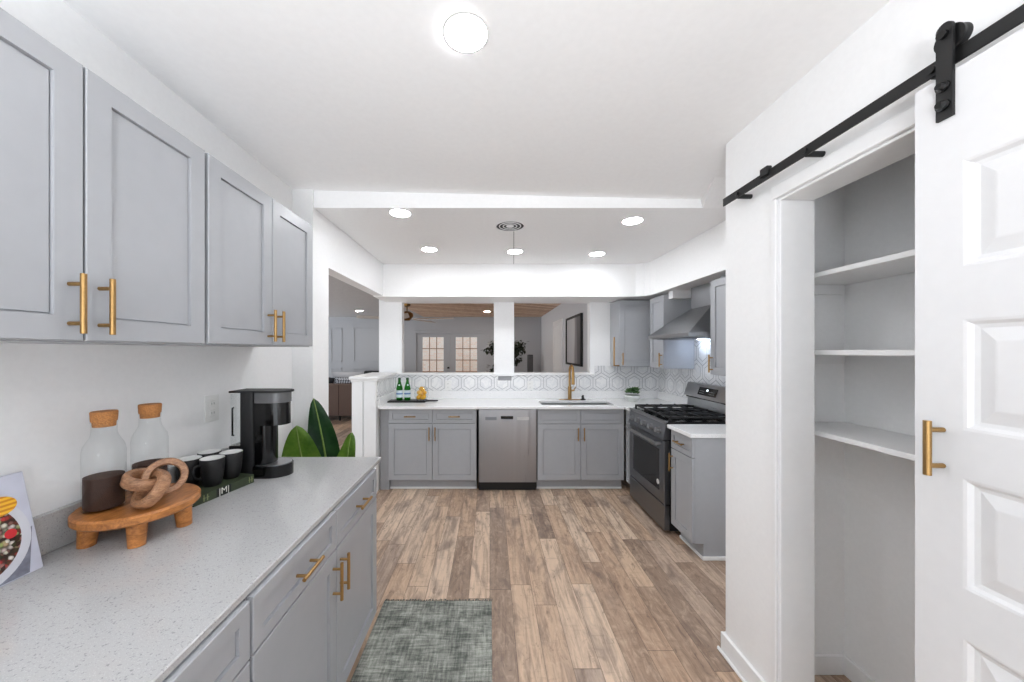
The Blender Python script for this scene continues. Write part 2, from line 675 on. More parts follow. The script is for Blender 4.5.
# the slanted patch where the step meets the pantry wall
c.poly([(1.42, 2.37, 2.57), (1.25, 1.87, 2.57), (1.75, 1.87, 2.57), (1.44, 2.37, ZC2), (1.66, 2.37, ZC2), (1.75, 2.37, 2.57)],
       [(0, 1, 3), (1, 4, 3), (1, 2, 4), (2, 5, 4), (0, 3, 4, 5), (0, 5, 2, 1)])
struct('ceiling', c, M['ceiling'], 'white ceiling with a shallow step down over the kitchen')

s = MB()
s.box(XLT - 0.11, 2.2, YSOF, YB + 0.1, ZS, ZC2 + 0.01)
# right soffit with the rounded inside corner
arc = [(1.745, YSOF - 0.22), (1.735, YSOF - 0.12), (1.70, YSOF - 0.045), (1.62, YSOF - 0.008), (1.52, YSOF)]
s.prism([(2.2, 1.6), (1.745, 1.6)] + arc + [(1.52, YSOF + 0.05), (2.2, YSOF + 0.05)], ZC2 + 0.01 - ZS, Matrix.Translation((0, 0, ZS)))
struct('trim_1', s, M['wall'], 'white boxed soffit above the cabinets and pass-through')

w = MB()
SILL = 1.205
w.box(-1.22, 2.2, YB, YB + 0.12, 0, SILL)
w.box(-1.386, -1.301, YB, YB + 0.12, SILL - 0.02, 2.46)
w.box(-1.301, -1.10, YB, YB + 0.12, SILL - 0.02, ZS + 0.008)
w.box(0.05, 0.30, YB, YB + 0.12, SILL - 0.02, ZS + 0.02)
w.box(1.25, 2.2, YB, YB + 0.12, SILL - 0.02, ZS + 0.02)
struct('wall_back', w, M['wall'], 'white pass-through wall with two wide openings over the sink counter')
t1 = MB()
t1.box(-1.13, 1.30, YB - 0.03, YB + 0.15, SILL, SILL + 0.025, 0.004)
t1.box(0.03, 0.32, YB - 0.035, YB + 0.155, SILL - 0.012, SILL + 0.022, 0.003)
struct('trim_2', t1, M['trim'], 'white sill cap along the bottom of the pass-through openings')
struct('trim_3', MB().box(0.10, 0.27, YB - 0.014, YB, SILL - 0.07, SILL - 0.012, 0.004), plain('pewter_bracket', (150, 150, 152), 0.5), 'small grey block under the pass-through post')

# pony wall at the left end of the sink counter, with cap and end post
w = MB()
w.box(-1.44, -1.205, 3.69, YB + 0.1, 0, 1.185)
struct('wall_half', w, M['wall'], 'white half wall at the left end of the sink counter')
w = MB()
w.box(-1.475, -1.165, 3.645, YB + 0.005, 1.205, 1.237, 0.006)
w.box(-1.462, -1.18, 3.66, YB, 1.18, 1.206, 0.008)
w.box(-1.45, -1.335, 3.668, 3.70, 0.0, 1.185, 0.004)
w.box(-1.318, -1.193, 3.655, 3.70, 0.0, 1.185, 0.004)
struct('trim_4', w, M['trim'], 'white moulded cap and end boards of the half wall')

w = MB().box(XR, XR + 0.1, 1.7, YB, 0, 2.75)
struct('wall_right', w, M['wall'], 'white wall behind the range')

# tile
struct('trim_5', MB().box(-1.2, XR, YB - 0.012, YB, 1.0, SILL).box(1.30, XR, YB - 0.012, YB, SILL, 1.32), M['tilex'], 'white hexagon line tile band behind the sink counter')
b5 = MB().box(XR - 0.012, XR, 1.9, YB - 0.012, 0.9, 1.32).box(XR - 0.012, XR, 2.83, 3.59, 1.32, ZS)
struct('trim_6', b5, M['tiley'], 'white hexagon line tile on the wall behind the range')
struct('trim_7', MB().box(-1.205, -1.193, 3.72, YB - 0.012, 0.9, 1.18), M['tiley'], 'white hexagon line tile on the inner side of the half wall')

# pantry (closet) walls
XC = 1.175
YE = 1.745
w = MB()
w.box(XC, XC + 0.14, 1.4265, YE, 0, 2.75)
w.box(XC, XC + 0.14, REAR, 0.5, 0, 2.75)
w.box(XC, XC + 0.14, 0.5, 1.4265, 2.13, 2.75)
struct('wall_pantry', w, M['wall'], 'white wall with the pantry opening and sliding door rail')
w = MB()
w.box(1.66, 1.76, 0.2, YE, 0, 2.75)
w.box(XC + 0.14, 1.66, 1.64, YE, 0, 2.75)
w.box(XC + 0.14, 1.66, 0.2, 0.3, 0, 2.75)
struct('wall_closet', w, M['wall'], 'white inside walls of the pantry')
t8 = MB()
t8.box(XC - 0.012, XC, 1.4265, 1.45, 0, 2.129, 0.003)
t8.box(XC - 0.012, XC, 0.46, 1.45, 2.13, 2.185, 0.003)
t8.box(XC - 0.012, XC, 0.46, 0.52, 0, 2.129, 0.003)
t8.box(XC + 0.0005, XC + 0.139, 1.415, 1.426, 0, 2.118, 0.002)
t8.box(XC + 0.0005, XC + 0.139, 0.5, 1.426, 2.119, 2.1295, 0.002)
struct('trim_8', t8, M['trim'], 'white casing and jamb of the pantry opening')


def baseboard(name, x0, x1, y0, y1, axis, label):
    m = MB()
    m.box(x0, x1, y0, y1, 0, 0.105, 0.004)
    return struct(name, m, M['trim'], label)


bb = MB()
bb.box(XC - 0.016, XC, 1.4505, YE + 0.016, 0, 0.10, 0.003)
bb.box(XC - 0.028, XC - 0.0165, 1.4505, YE + 0.028, 0, 0.02, 0.005)
bb.box(XC, XC + 0.45, YE + 0.0005, YE + 0.016, 0, 0.10, 0.003)
struct('baseboard_pantry', bb, M['trim'], 'white baseboard at the corner of the pantry wall')
bb = MB()
bb.box(1.646, 1.66, 0.3, 1.64, 0, 0.09, 0.003)
bb.box(XC + 0.141, 1.6455, 1.626, 1.64, 0, 0.09, 0.003)
struct('baseboard_closet', bb, M['trim'], 'white baseboard inside the pantry')

# living room shell
w = MB()
w.box(-6.0, -2.12, YF, YF + 0.12, 0, 2.6)
w.box(-0.08, 1.6, YF, YF + 0.12, 0, 2.6)
w.box(-2.12, -0.08, YF, YF + 0.12, 2.07, 2.6)
for x0, x1 in ((-5.3, -4.55), (-4.46, -4.14), (-3.82, -2.75)):
    for z0, z1 in ((1.19, 2.14), (0.25, 1.02)):
        for a in ((x0, x1, z0, z0 + 0.03), (x0, x1, z1 - 0.03, z1), (x0, x0 + 0.03, z0, z1), (x1 - 0.03, x1, z0, z1)):
            w.box(a[0], a[1], YF - 0.015, YF, a[2], a[3], 0.004)
struct('wall_far', w, M['farwall'], 'grey panelled far wall of the living room')
struct('wall_living', MB().box(1.43, 1.55, YB + 0.12, YF, 0, 2.6), plain('light_grey_paint', (214, 216, 221), 0.6, vary=0.01), 'pale wall on the right of the living room')
struct('ceiling_living', MB().box(-1.86, 1.6, YB + 0.12, YF + 0.1, 2.45, 2.6), M['plank'], 'tan wood plank ceiling of the living room')
struct('ceiling_passage', MB().box(-6.0, -1.86, YOPEN + 0.001, YF + 0.1, 2.45, 2.6).box(-1.86, XLT - 0.11, YOPEN + 0.001, YB + 0.12, 2.45, 2.6), M['popcorn'], 'grey textured ceiling beyond the passage')

# french doors
fd = bpy.data.objects.new('door_1', None)
COL.objects.link(fd)
fd.location = (-1.10, YF, 0)
tag(fd, 'pair of grey french doors with bright divided panes', 'door', None, 'structure')
fm = MB()
fm.box(-1.04, -0.96, -0.02, 0.1, 0, 1.99).box(0.96, 1.04, -0.02, 0.1, 0, 1.99).box(-1.04, 1.04, -0.02, 0.1, 1.991, 2.066)
fm.build('frame', M['farwall'], fd)
for gx0, gx1, lx0, lx1 in ((-0.80, -0.20, -0.96, -0.003), (0.135, 0.74, 0.003, 0.96)):
    lf = MB()
    lf.box(lx0, gx0, 0.02, 0.065, 0.01, 1.99).box(gx1, lx1, 0.02, 0.065, 0.01, 1.99)
    lf.box(gx0, gx1, 0.02, 0.065, 1.885, 1.99).box(gx0, gx1, 0.02, 0.065, 0.01, 0.30)
    leaf = lf.build('door_leaf', M['farwall'], fd)
    mu = MB()
    for k in (1, 2):
        x = gx0 + (gx1 - gx0) * k / 3
        mu.box(x - 0.011, x + 0.011, 0.03, 0.055, 0.30, 1.885)
    for k in range(1, 5):
        z = 1.885 - k * 0.322
        mu.box(gx0, gx1, 0.03, 0.055, z - 0.011, z + 0.011)
    mu.build('muntin', plain('tan_muntin', (170, 130, 100), 0.5), leaf)
    MB().box(gx0, gx1, 0.040, 0.044, 0.30, 1.885).build('pane', M['glass'], leaf)
MB().cyl((-0.06, 0.02, 1.03), (-0.06, -0.03, 1.03), 0.012).lathe([(0, 0), (0.03, 0.01), (0.033, 0.03), (0.02, 0.05), (0, 0.055)], (-0.06, -0.05, 1.0)).build('knob', M['black'], fd, 40)
struct('wall_outside', MB().box(-4.5, 2.5, 11.6, 11.8, -0.1, 3.2), M['brick'], 'pale brick wall outside the french doors')
struct('ground', MB().box(-4.5, 2.5, YF + 0.1, 11.6, -0.12, -0.02), plain('pale_paving', (220, 205, 190), 0.8), 'pale paving outside the french doors')

# door and casing on the living room's right wall
dr = bpy.data.objects.new('door_2', None)
COL.objects.link(dr)
tag(dr, 'white panelled door with wide casing on the living room right wall', 'door', None, 'structure')
dr.location = (1.43, 6.85, 0)
dm = MB()
dm.box(-0.03, 0, 0.0, 0.10, 0, 2.04, 0.004).box(-0.03, 0, 0.86, 0.96, 0, 2.04, 0.004).box(-0.03, 0, 0.0, 0.96, 2.041, 2.14, 0.004)
dm.build('casing', M['trim'], dr)
MB().box(-0.012, -0.001, 0.10, 0.86, 0.01, 2.04).box(-0.02, -0.01, 0.2, 0.76, 1.1, 1.9, 0.006).box(-0.02, -0.01, 0.2, 0.76, 0.2, 0.95, 0.006).build('door_leaf', M['shelf'], dr)


# ------------------------------------------------------------------ cabinets
def pull(parent, a, b, out, r=0.0062, name='handle'):
    """Bar pull from a to b standing off a face; out = offset vector from face to bar axis."""
    a, b, out = Vector(a), Vector(b), Vector(out)
    d = (b - a)
    m = MB()
    m.tube([a + out, b + out], r, 12)
    for k in (0.17, 0.83):
        p = a + d * k
        m.tube([p, p + out], r * 0.8, 10)
    return m.build(name, M['gold'], parent, 40)


def shaker(parent, name, x0, x1, z0, z1, stile=0.058, front=-0.02, mat='gray', rec=0.007):
    m = MB()
    if z1 - z0 < 0.2:
        stile = min(stile, 0.038)
    m.nest(x0, x1, z0, z1, [(0, front + 0.002), (0.002, front), (stile, front), (stile + 0.0005, front + rec + 0.004), (stile + 0.004, front + rec + 0.004), (stile + 0.0045, front + rec), (stile + 0.006, front + rec)], back=0.0)
    return m.build(name, M[mat], parent)


PL = 0.142  # pull length


def cabinet(name, label, loc, rz, W, D, z0, z1, bays, toe=0.0, group=None, cat='cabinet', handles=True, rail=None, pl=PL, off=0.034):
    """bays: list of (x0, x1, kind, hinge) kind 'door' | 'drawer+door'; hinge side 'l'/'r' -> handle on the other side."""
    root = thing(name, label, cat, loc, rz, group)
    m = MB()
    if toe:
        m.box(0, W, 0.0, D, toe, z1)
        m.box(0, W, 0.075, D, 0, toe)
    else:
        m.box(0, W, 0.0, D, z0, z1)
    m.build('body', M['gray'], root)
    if toe:
        MB().box(0, W, 0.062, 0.0745, 0, toe - 0.002, 0.002).build('toe_kick', M['gray'], root)
        tk = MB().box(0, W, 0.050, 0.0615, 0, 0.022, 0.003).build('shoe_molding', M['trim'], root)
        tk['label'] = 'white strip along the floor'
    g = 0.0028
    lo, hi = (toe if toe else z0) + 0.004, z1 - 0.004
    upper = not toe
    for x0, x1, kind, hinge in bays:
        dz1 = hi
        if kind == 'drawer+door':
            dz = hi - 0.148
            dw = shaker(root, 'drawer_front', x0 + g, x1 - g, dz + g, hi)
            xm = (x0 + x1) / 2
            ph = min(pl * 0.86, (x1 - x0) * 0.45) / 2
            pull(dw, (xm - ph, -0.02, (dz + hi) / 2), (xm + ph, -0.02, (dz + hi) / 2), (0, -off, 0))
            dz1 = dz - g
        d = shaker(root, 'door', x0 + g, x1 - g, lo, dz1)
        if hinge == 'n':
            continue
        xh = x1 - 0.032 if hinge == 'l' else x0 + 0.032
        if upper:
            za = lo + 0.016
        else:
            za = dz1 - 0.035 - pl
        pull(d, (xh, -0.02, za), (xh, -0.02, za + pl), (0, -off, 0))
    return root


G_UL = 'grey wall cabinets over the coffee counter'
XU = XL + 0.33
for (ya, yb, lab) in ((0.495, 1.228, 'grey two-door wall cabinet over the corked bottles'), (1.237, 1.971, 'grey two-door wall cabinet over the coffee maker')):
    Wc = yb - ya
    cabinet('wall_cabinet', lab, (XU - 0.02, ya, 0), pi / 2, Wc, 0.308, 1.53, 2.214, [(0, Wc / 2, 'door', 'l'), (Wc / 2, Wc, 'door', 'r')], group=G_UL)

XF = -0.60
G_BL = 'grey base cabinets under the coffee counter'
cabinet('base_cabinet', 'grey base cabinet with two drawers over two doors, far end of the coffee counter', (XF - 0.02, 0.885, 0), pi / 2, 0.970, 0.68, 0, 0.888,
        [(0, 0.485, 'drawer+door', 'l'), (0.485, 0.970, 'drawer+door', 'r')], toe=0.124, group=G_BL)
cabinet('base_cabinet', 'grey single-bay base cabinet nearest the camera under the coffee counter', (XF - 0.02, 0.394, 0), pi / 2, 0.485, 0.68, 0, 0.888,
        [(0, 0.485, 'drawer+door', 'l')], toe=0.124, group=G_BL)


def worktop(name, label, boxes, ups, cat='countertop', mt='quartzw'):
    root = thing(name, label, cat)
    m = MB()
    for b in boxes:
        m.box(*b, 0.003)
    m.build('slab', M[mt], root)
    m = MB()
    for b in ups:
        m.box(*b, 0.002)
    m.build('upstand', M[mt], root)
    return root


ZT = 0.91
worktop('coffee_countertop', 'long speckled white quartz countertop along the left wall', [(XL + 0.001, -0.612, 0.35, 1.975, 0.889, ZT)], [(XL + 0.001, XL + 0.021, 0.35, 1.975, ZT, ZT + 0.117)], mt='quartz')

# back run
ZK = 0.915
YCF = 3.75
G_BB = 'grey base cabinets along the sink run'
cabinet('base_cabinet', 'grey base cabinet left of the dishwasher under the green bottles', (-1.09, YCF + 0.02, 0), 0, 0.945, 0.58, 0, 0.882,
        [(0, 0.4725, 'drawer+door', 'l'), (0.4725, 0.945, 'drawer+door', 'r')], toe=0.115, group=G_BB, off=0.03)
r = cabinet('base_cabinet', 'grey sink base cabinet right of the dishwasher', (0.508, YCF + 0.02, 0), 0, 0.93, 0.58, 0, 0.882,
            [(0, 0.465, 'door', 'l'), (0.465, 0.93, 'door', 'r')], toe=0.115, group=G_BB, off=0.03)
# the sink base has fixed fronts over shorter doors, and is open inside for the basin
for ch in list(r.children):
    if ch.name.startswith('body'):
        bpy.data.objects.remove(ch)
MB().box(0, 0.018, 0, 0.58, 0.115, 0.882).box(0.912, 0.93, 0, 0.58, 0.115, 0.882).box(0.018, 0.912, 0.562, 0.58, 0.115, 0.882).box(0.018, 0.912, 0, 0.562, 0.115, 0.133).box(0.018, 0.912, 0, 0.018, 0.70, 0.74).box(0.0, 0.93, 0.075, 0.58, 0, 0.115).build('body', M['gray'], r)
for ch in list(r.children):
    if ch.name.startswith('door'):
        for gg in list(ch.children):
            bpy.data.objects.remove(gg)
        bpy.data.objects.remove(ch)
for x0, x1, hx in ((0.0, 0.465, 0.433), (0.465, 0.93, 0.497)):
    pass
    shaker(r, 'false_drawer_front', x0 + 0.002, x1 - 0.002, 0.725, 0.878)
    d = shaker(r, 'door', x0 + 0.002, x1 - 0.002, 0.119, 0.721)
    pull(d, (hx, -0.02, 0.545), (hx, -0.02, 0.685), (0, -0.03, 0))
fl = thing('filler_cabinet', 'narrow grey filler panel between the half wall and sink run cabinets', 'cabinet', (-1.19, YCF + 0.05, 0))
MB().box(0, 0.098, 0, 0.02, 0.0, 0.882).build('front_panel', M['gray'], fl)
MB().box(0, 0.098, 0.02, 0.58, 0.0, 0.882).build('body', M['gray'], fl)
fl = thing('filler_cabinet', 'narrow grey corner cabinet front between the sink base and the range', 'cabinet', (1.475, 3.59, 0))
MB().box(0.0, 0.58, 0.002, 0.19, 0.105, 0.882).build('body', M['gray'], fl)
dd = MB()
dd.nest(0.012, 0.155, 0.115, 0.72, [(0, -0.018), (0.002, -0.02), (0.03, -0.02), (0.031, -0.012), (0.034, -0.012)], back=0.0)
dd.xform(dd.bm.verts[:], Matrix(((0, 1, 0, 0), (1, 0, 0, 0), (0, 0, 1, 0), (0, 0, 0, 1))))
dd.build('door', M['gray'], fl)
dd = MB()
dd.nest(0.012, 0.155, 0.725, 0.878, [(0, -0.018), (0.002, -0.02), (0.03, -0.02), (0.031, -0.012), (0.034, -0.012)], back=0.0)
dd.xform(dd.bm.verts[:], Matrix(((0, 1, 0, 0), (1, 0, 0, 0), (0, 0, 1, 0), (0, 0, 0, 1))))
dd.build('drawer_front', M['gray'], fl)
MB().box(0.06, 0.58, 0.002, 0.19, 0.0, 0.104).build('toe_kick', M['gray'], fl)

SX0, SX1, SY0, SY1 = 0.57, 1.37, 3.84, 4.14
worktop('sink_countertop', 'white quartz countertop with sink along the pass-through wall',
        [(-1.192, SX0, 3.715, YB - 0.013, 0.885, ZK), (SX1, XR - 0.013, 3.715, YB - 0.013, 0.885, ZK), (SX0, SX1, 3.715, SY0, 0.885, ZK),
         (SX0, SX1, SY1, YB - 0.013, 0.885, ZK), (1.43, XR - 0.013, 3.592, 3.715, 0.885, ZK)],
        [(-1.17, XR - 0.03, YB - 0.033, YB - 0.013, ZK, ZK + 0.095), (-1.192, -1.172, 3.74, YB - 0.033, ZK, ZK + 0.095), (XR - 0.033, XR - 0.013, 3.592, YB - 0.033, ZK, ZK + 0.095)])
worktop('range_side_countertop', 'small white quartz countertop at the near side of the range', [(1.43, XR - 0.013, 2.495, 2.828, 0.885, ZK)], [(XR - 0.033, XR - 0.013, 2.495, 2.828, ZK, ZK + 0.095)])
cabinet('base_cabinet', 'narrow grey base cabinet at the near side of the range', (1.478, 2.826, 0), -pi / 2, 0.30, 0.615, 0, 0.882,
        [(0.004, 0.30, 'drawer+door', 'r')], toe=0.115, off=0.03)
# white strip on the floor of its near side
struct('trim_9', MB().box(1.528, 2.09, 2.512, 2.524, 0, 0.028, 0.003), M['trim'], 'white floor strip at the end of the narrow base cabinet')

# sink basin
sk = thing('kitchen_sink', 'stainless undermount sink in the countertop under the brass tap', 'sink', (0, 0, 0))
m = MB()
t_ = 0.012
m.box(SX0 - t_, SX1 + t_, SY0 - t_, SY1 + t_, 0.68, 0.69)
m.box(SX0 - t_, SX0, SY0 - t_, SY1 + t_, 0.69, 0.8845).box(SX1, SX1 + t_, SY0 - t_, SY1 + t_, 0.69, 0.8845)
m.box(SX0, SX1, SY0 - t_, SY0, 0.69, 0.8845).box(SX0, SX1, SY1, SY1 + t_, 0.69, 0.8845)
m.build('basin', M['steel'], sk)
MB().lathe([(0, 0), (0.045, 0), (0.045, 0.006), (0.02, 0.004), (0, 0.004)], ((SX0 + SX1) / 2, 4.0, 0.69)).build('drain', M['darksteel'], sk, 40)

# faucet
fx, fy = 0.965, 4.235
fc = thing('faucet', 'tall brushed brass pull-down kitchen tap behind the sink', 'faucet', (fx, fy, ZK))
MB().box(-0.13, 0.13, -0.03, 0.03, 0, 0.006, 0.003).build('base_plate', M['gold'], fc)
pts = [(0, 0, 0.006), (0, 0, 0.33)]
for k in range(1, 13):
    a = pi * k / 12
    pts.append((0, -0.085 + 0.085 * cos(a), 0.33 + 0.085 * sin(a)))
MB().cyl((0, 0, 0.006), (0, 0, 0.16), 0.022).tube(pts, 0.0145, 16).build('spout', M['gold'], fc, 40)
MB().cyl((0, -0.17, 0.335), (0, -0.17, 0.20), 0.016, 20, 0.020).build('spray_head', M['gold'], fc, 40)
MB().cyl((0.02, 0, 0.11), (0.055, 0, 0.115), 0.012).cyl((0.05, 0, 0.112), (0.062, -0.03, 0.16), 0.006).build('lever', M['gold'], fc, 40)
MB().box(0.015, 0.03, -0.03, -0.02, 0.24, 0.27, 0.003).build('button', M['black'], fc)
sd = thing('sink_stopper', 'small black sink fitting right of the brass tap', 'stopper', (fx + 0.155, fy - 0.02, ZK))
MB().lathe([(0, 0), (0.032, 0), (0.032, 0.012), (0.012, 0.02), (0.010, 0.05), (0.014, 0.056), (0.0, 0.06)], seg=20).build('body', M['blackgloss'], sd, 40)
MB().tube([(0, 0, 0.05), (-0.028, -0.03, 0.036)], 0.005, 8).build('lever', M['blackgloss'], sd, 40)

# dishwasher
dw = thing('dishwasher', 'stainless steel dishwasher between the two grey base cabinets', 'dishwasher', (-0.125, YCF - 0.005, 0))
MB().box(0.0, 0.628, 0.03, 0.58, 0.03, 0.882).build('body', M['black'], dw)
m = MB()
m.box(0.008, 0.622, 0.0, 0.03, 0.10, 0.72)
m.box(0.008, 0.240, 0.0, 0.03, 0.72, 0.876).box(0.374, 0.622, 0.0, 0.03, 0.72, 0.876)
m.box(0.240, 0.374, 0.0, 0.03, 0.808, 0.876).box(0.240, 0.374, 0.0, 0.03, 0.72, 0.775)
dwd = m.build('door', M['wavysteel'], dw)
hd = MB().box(0.238, 0.374, 0.022, 0.0299, 0.773, 0.81).build('pocket_handle', M['blackgloss'], dwd)
MB().box(0.075, 0.195, -0.0015, 0.0, 0.765, 0.800, 0.0005).build('control_strip', M['darksteel'], dwd)
MB().box(0.415, 0.545, -0.0015, 0.0, 0.765, 0.800, 0.0005).build('control_strip', plain('pale_label', (190, 190, 190), 0.4), dwd)
MB().box(0.005, 0.622, 0.045, 0.06, 0.0, 0.098).build('toe_panel', M['blackmat'], dw)

# ------------------------------------------------------------------ range (local x from far to near, front at y = 0, facing the aisle)
YR0, YR1 = 3.588, 2.868
rg = thing('gas_range', 'stainless steel gas range with black glass oven door', 'stove', (1.43, YR0, 0), -pi / 2)
RW = YR0 - YR1
MB().box(0.0, RW, 0.045, 0.64, 0.03, 0.90).build('body', M['blackmat'], rg)
m = MB()
m.nest(0.004, RW - 0.004, 0.245, 0.765, [(0, 0.002), (0.002, 0.0), (0.085, 0.0), (0.087, 0.004)], back=0.045)
od = m.build('oven_door', M['darksteel'], rg)
MB().box(0.088, RW - 0.088, 0.001, 0.0035, 0.333, 0.677).build('oven_window', M['blackgloss'], od)
bd = MB().lathe([(0, 0), (0.022, 0), (0.022, 0.002), (0, 0.002)], seg=24)
bd.xform(bd.bm.verts[:], Matrix.Translation((RW - 0.115, 0.001, 0.395)) @ Matrix.Rotation(pi / 2, 4, 'X'))
bd = bd.build('sticker', M['plastic'], od)
bd['label'] = 'small round white sticker'
m = MB().tube([(0.035, -0.05, 0.735), (RW - 0.035, -0.05, 0.735)], 0.013, 14)
m.box(0.05, 0.075, -0.045, 0.001, 0.724, 0.746, 0.003).box(RW - 0.075, RW - 0.05, -0.045, 0.001, 0.724, 0.746, 0.003)
m.build('handle', M['steelh'], od, 40)
MB().box(0.004, RW - 0.004, 0.0, 0.045, 0.03, 0.235, 0.004).build('storage_drawer', M['darksteel'], rg)
m = MB()
m.poly([(0, -0.012, 0.775), (RW, -0.012, 0.775), (RW, 0.05, 0.775), (0, 0.05, 0.775), (0, 0.012, 0.905), (RW, 0.012, 0.905), (RW, 0.05, 0.905), (0, 0.05, 0.905)],
       [(0, 1, 2, 3), (7, 6, 5, 4), (0, 4, 5, 1), (1, 5, 6, 2), (2, 6, 7, 3), (3, 7, 4, 0)])
cp = m.build('control_panel', M['darksteel'], rg)
for k in range(5):
    x = 0.085 + k * (RW - 0.17) / 4
    kb = MB().tube([(0, 0, 0), (0, 0, 0.008), (0, 0, 0.010), (0, 0, 0.034)], 0, 18, True, [0.027, 0.027, 0.021, 0.019]).box(-0.005, 0.005, -0.02, 0.02, 0.03, 0.042, 0.002)
    kb.xform(kb.bm.verts[:], Matrix.Translation((x, -0.001, 0.838)) @ Matrix.Rotation(radians(80), 4, 'X'))
    kb = kb.build('knob', M['steel'], cp, 40)
m = MB().box(0.0, RW, 0.012, 0.60, 0.900, 0.925, 0.004)
m.build('cooktop', M['blackgloss'], rg)
MB().box(0.0, RW, -0.002, 0.03, 0.905, 0.927, 0.004).build('cooktop_trim', M['steelh'], rg)
for k, (bx, by, br) in enumerate(((0.17, 0.17, 0.05), (0.17, 0.45, 0.04), (0.36, 0.31, 0.045), (0.555, 0.17, 0.05), (0.555, 0.45, 0.035))):
    MB().lathe([(0, 0), (br, 0), (br, 0.008), (br * 0.8, 0.010), (br * 0.8, 0.018), (0, 0.02)], (bx, by, 0.9245), 24).build('burner', M['iron'], rg, 40)
for k in range(3):
    gw = (RW - 0.03) / 3
    x0 = 0.015 + k * gw
    x1 = x0 + gw - 0.004
    m = MB()
    zt = 0.962
    for y in (0.05, 0.57):
        m.box(x0, x1, y, y + 0.014, zt - 0.014, zt, 0.003)
    for x in (x0, x1 - 0.014):
        m.box(x, x + 0.014, 0.05, 0.584, zt - 0.014, zt, 0.003)
    xm = (x0 + x1) / 2
    m.box(xm - 0.006, xm + 0.006, 0.05, 0.584, zt - 0.010, zt + 0.006, 0.003)
    for y in (0.17, 0.31, 0.45):
        m.box(x0, x1, y - 0.006, y + 0.006, zt - 0.010, zt + 0.006, 0.003)
    for x in (x0, x1 - 0.014):
        for y in (0.05, 0.57):
            m.box(x, x + 0.014, y, y + 0.014, 0.9255, zt - 0.01)
    m.build('grate', M['iron'], rg)
m = MB()
m.poly([(0, 0.585, 0.90), (RW, 0.585, 0.90), (RW, 0.655, 0.90), (0, 0.655, 0.90), (0, 0.60, 1.05), (RW, 0.60, 1.05), (RW, 0.655, 1.05), (0, 0.655, 1.05)],
       [(0, 1, 2, 3), (7, 6, 5, 4), (0, 4, 5, 1), (1, 5, 6, 2), (2, 6, 7, 3), (3, 7, 4, 0)])
bgd = m.build('backguard', M['steelh'], rg)
m = MB()
m.poly([(0, 0.555, 1.062), (RW, 0.555, 1.062), (RW, 0.655, 1.062), (0, 0.655, 1.062), (0, 0.60, 1.19), (RW, 0.60, 1.19), (RW, 0.655, 1.19), (0, 0.655, 1.19)],
       [(0, 1, 2, 3), (7, 6, 5, 4), (0, 4, 5, 1), (1, 5, 6, 2), (2, 6, 7, 3), (3, 7, 4, 0)])
cp2 = m.build('control_console', M['steelh'], rg)
MB().box(0.01, RW - 0.01, 0.575, 0.65, 1.046, 1.064).build('vent_slot', M['blackgloss'], rg)
tilt = math.atan2(0.045, 0.128)
dsp = MB().box(-0.135, 0.135, -0.004, 0.0, -0.038, 0.038, 0.0015)
place = Matrix.Translation((RW / 2, 0.5765, 1.126)) @ Matrix.Rotation(-tilt, 4, 'X')
dsp.xform(dsp.bm.verts[:], place)
dsp = dsp.build('display', M['blackgloss'], cp2)
dg = MB().box(-0.012, 0.010, -0.0052, -0.0042, 0.004, 0.022)
dg.xform(dg.bm.verts[:], place)
dg.build('clock_digit', emit('display_digit', (225, 235, 240), 1.5), dsp)
key_ink = plain('key_print', (120, 122, 124), 0.5)
for i in range(4):
    for j in range(2):
        for x0 in (-0.11 + i * 0.018, 0.035 + i * 0.02):
            kk = MB().box(x0, x0 + 0.010, -0.0052, -0.0042, -0.022 + j * 0.02, -0.016 + j * 0.02)
            kk.xform(kk.bm.verts[:], place)
            kk.build('key', key_ink, dsp)

# ------------------------------------------------------------------ range hood
YH0, YH1 = 3.575, 2.845
hood = thing('range_hood', 'stainless steel chimney range hood above the range', 'range hood', (1.615, YH0, 1.625), -pi / 2)
HW = YH0 - YH1
DH = XR - 0.013 - 1.615
cx0, cx1, cy0 = HW / 2 - 0.16, HW / 2 + 0.16, DH - 0.16
m = MB()
zb = [0.0, 0.032, 0.285]
v = []
for z, (a0, a1, b0) in zip(zb, ((0, HW, 0), (0, HW, 0), (cx0, cx1, cy0))):
    v += [(a0, b0, z), (a1, b0, z), (a1, DH, z), (a0, DH, z)]
m.poly(v, [(0, 1, 5, 4), (1, 2, 6, 5), (2, 3, 7, 6), (3, 0, 4, 7), (4, 5, 9, 8), (5, 6, 10, 9), (6, 7, 11, 10), (7, 4, 8, 11), (8, 9, 10, 11)])
m.poly([(0.0, 0, 0), (HW, 0, 0), (HW, DH, 0), (0, DH, 0)], [(3, 2, 1, 0)])
m.build('canopy', M['steelh'], hood)
MB().box(cx0, cx1, cy0, DH, 0.28, ZS - 1.625).build('chimney', M['steel'], hood)
MB().box(0.06, HW - 0.06, 0.06, DH - 0.08, -0.006, -0.0005, 0.002).build('grease_filter', M['darksteel'], hood)
for x in (0.17, HW - 0.17):
    MB().lathe([(0, 0), (0.026, 0), (0.026, -0.006), (0, -0.006)], (x, DH - 0.05, -0.001), 20).build('hood_light', M['hoodled'], hood)

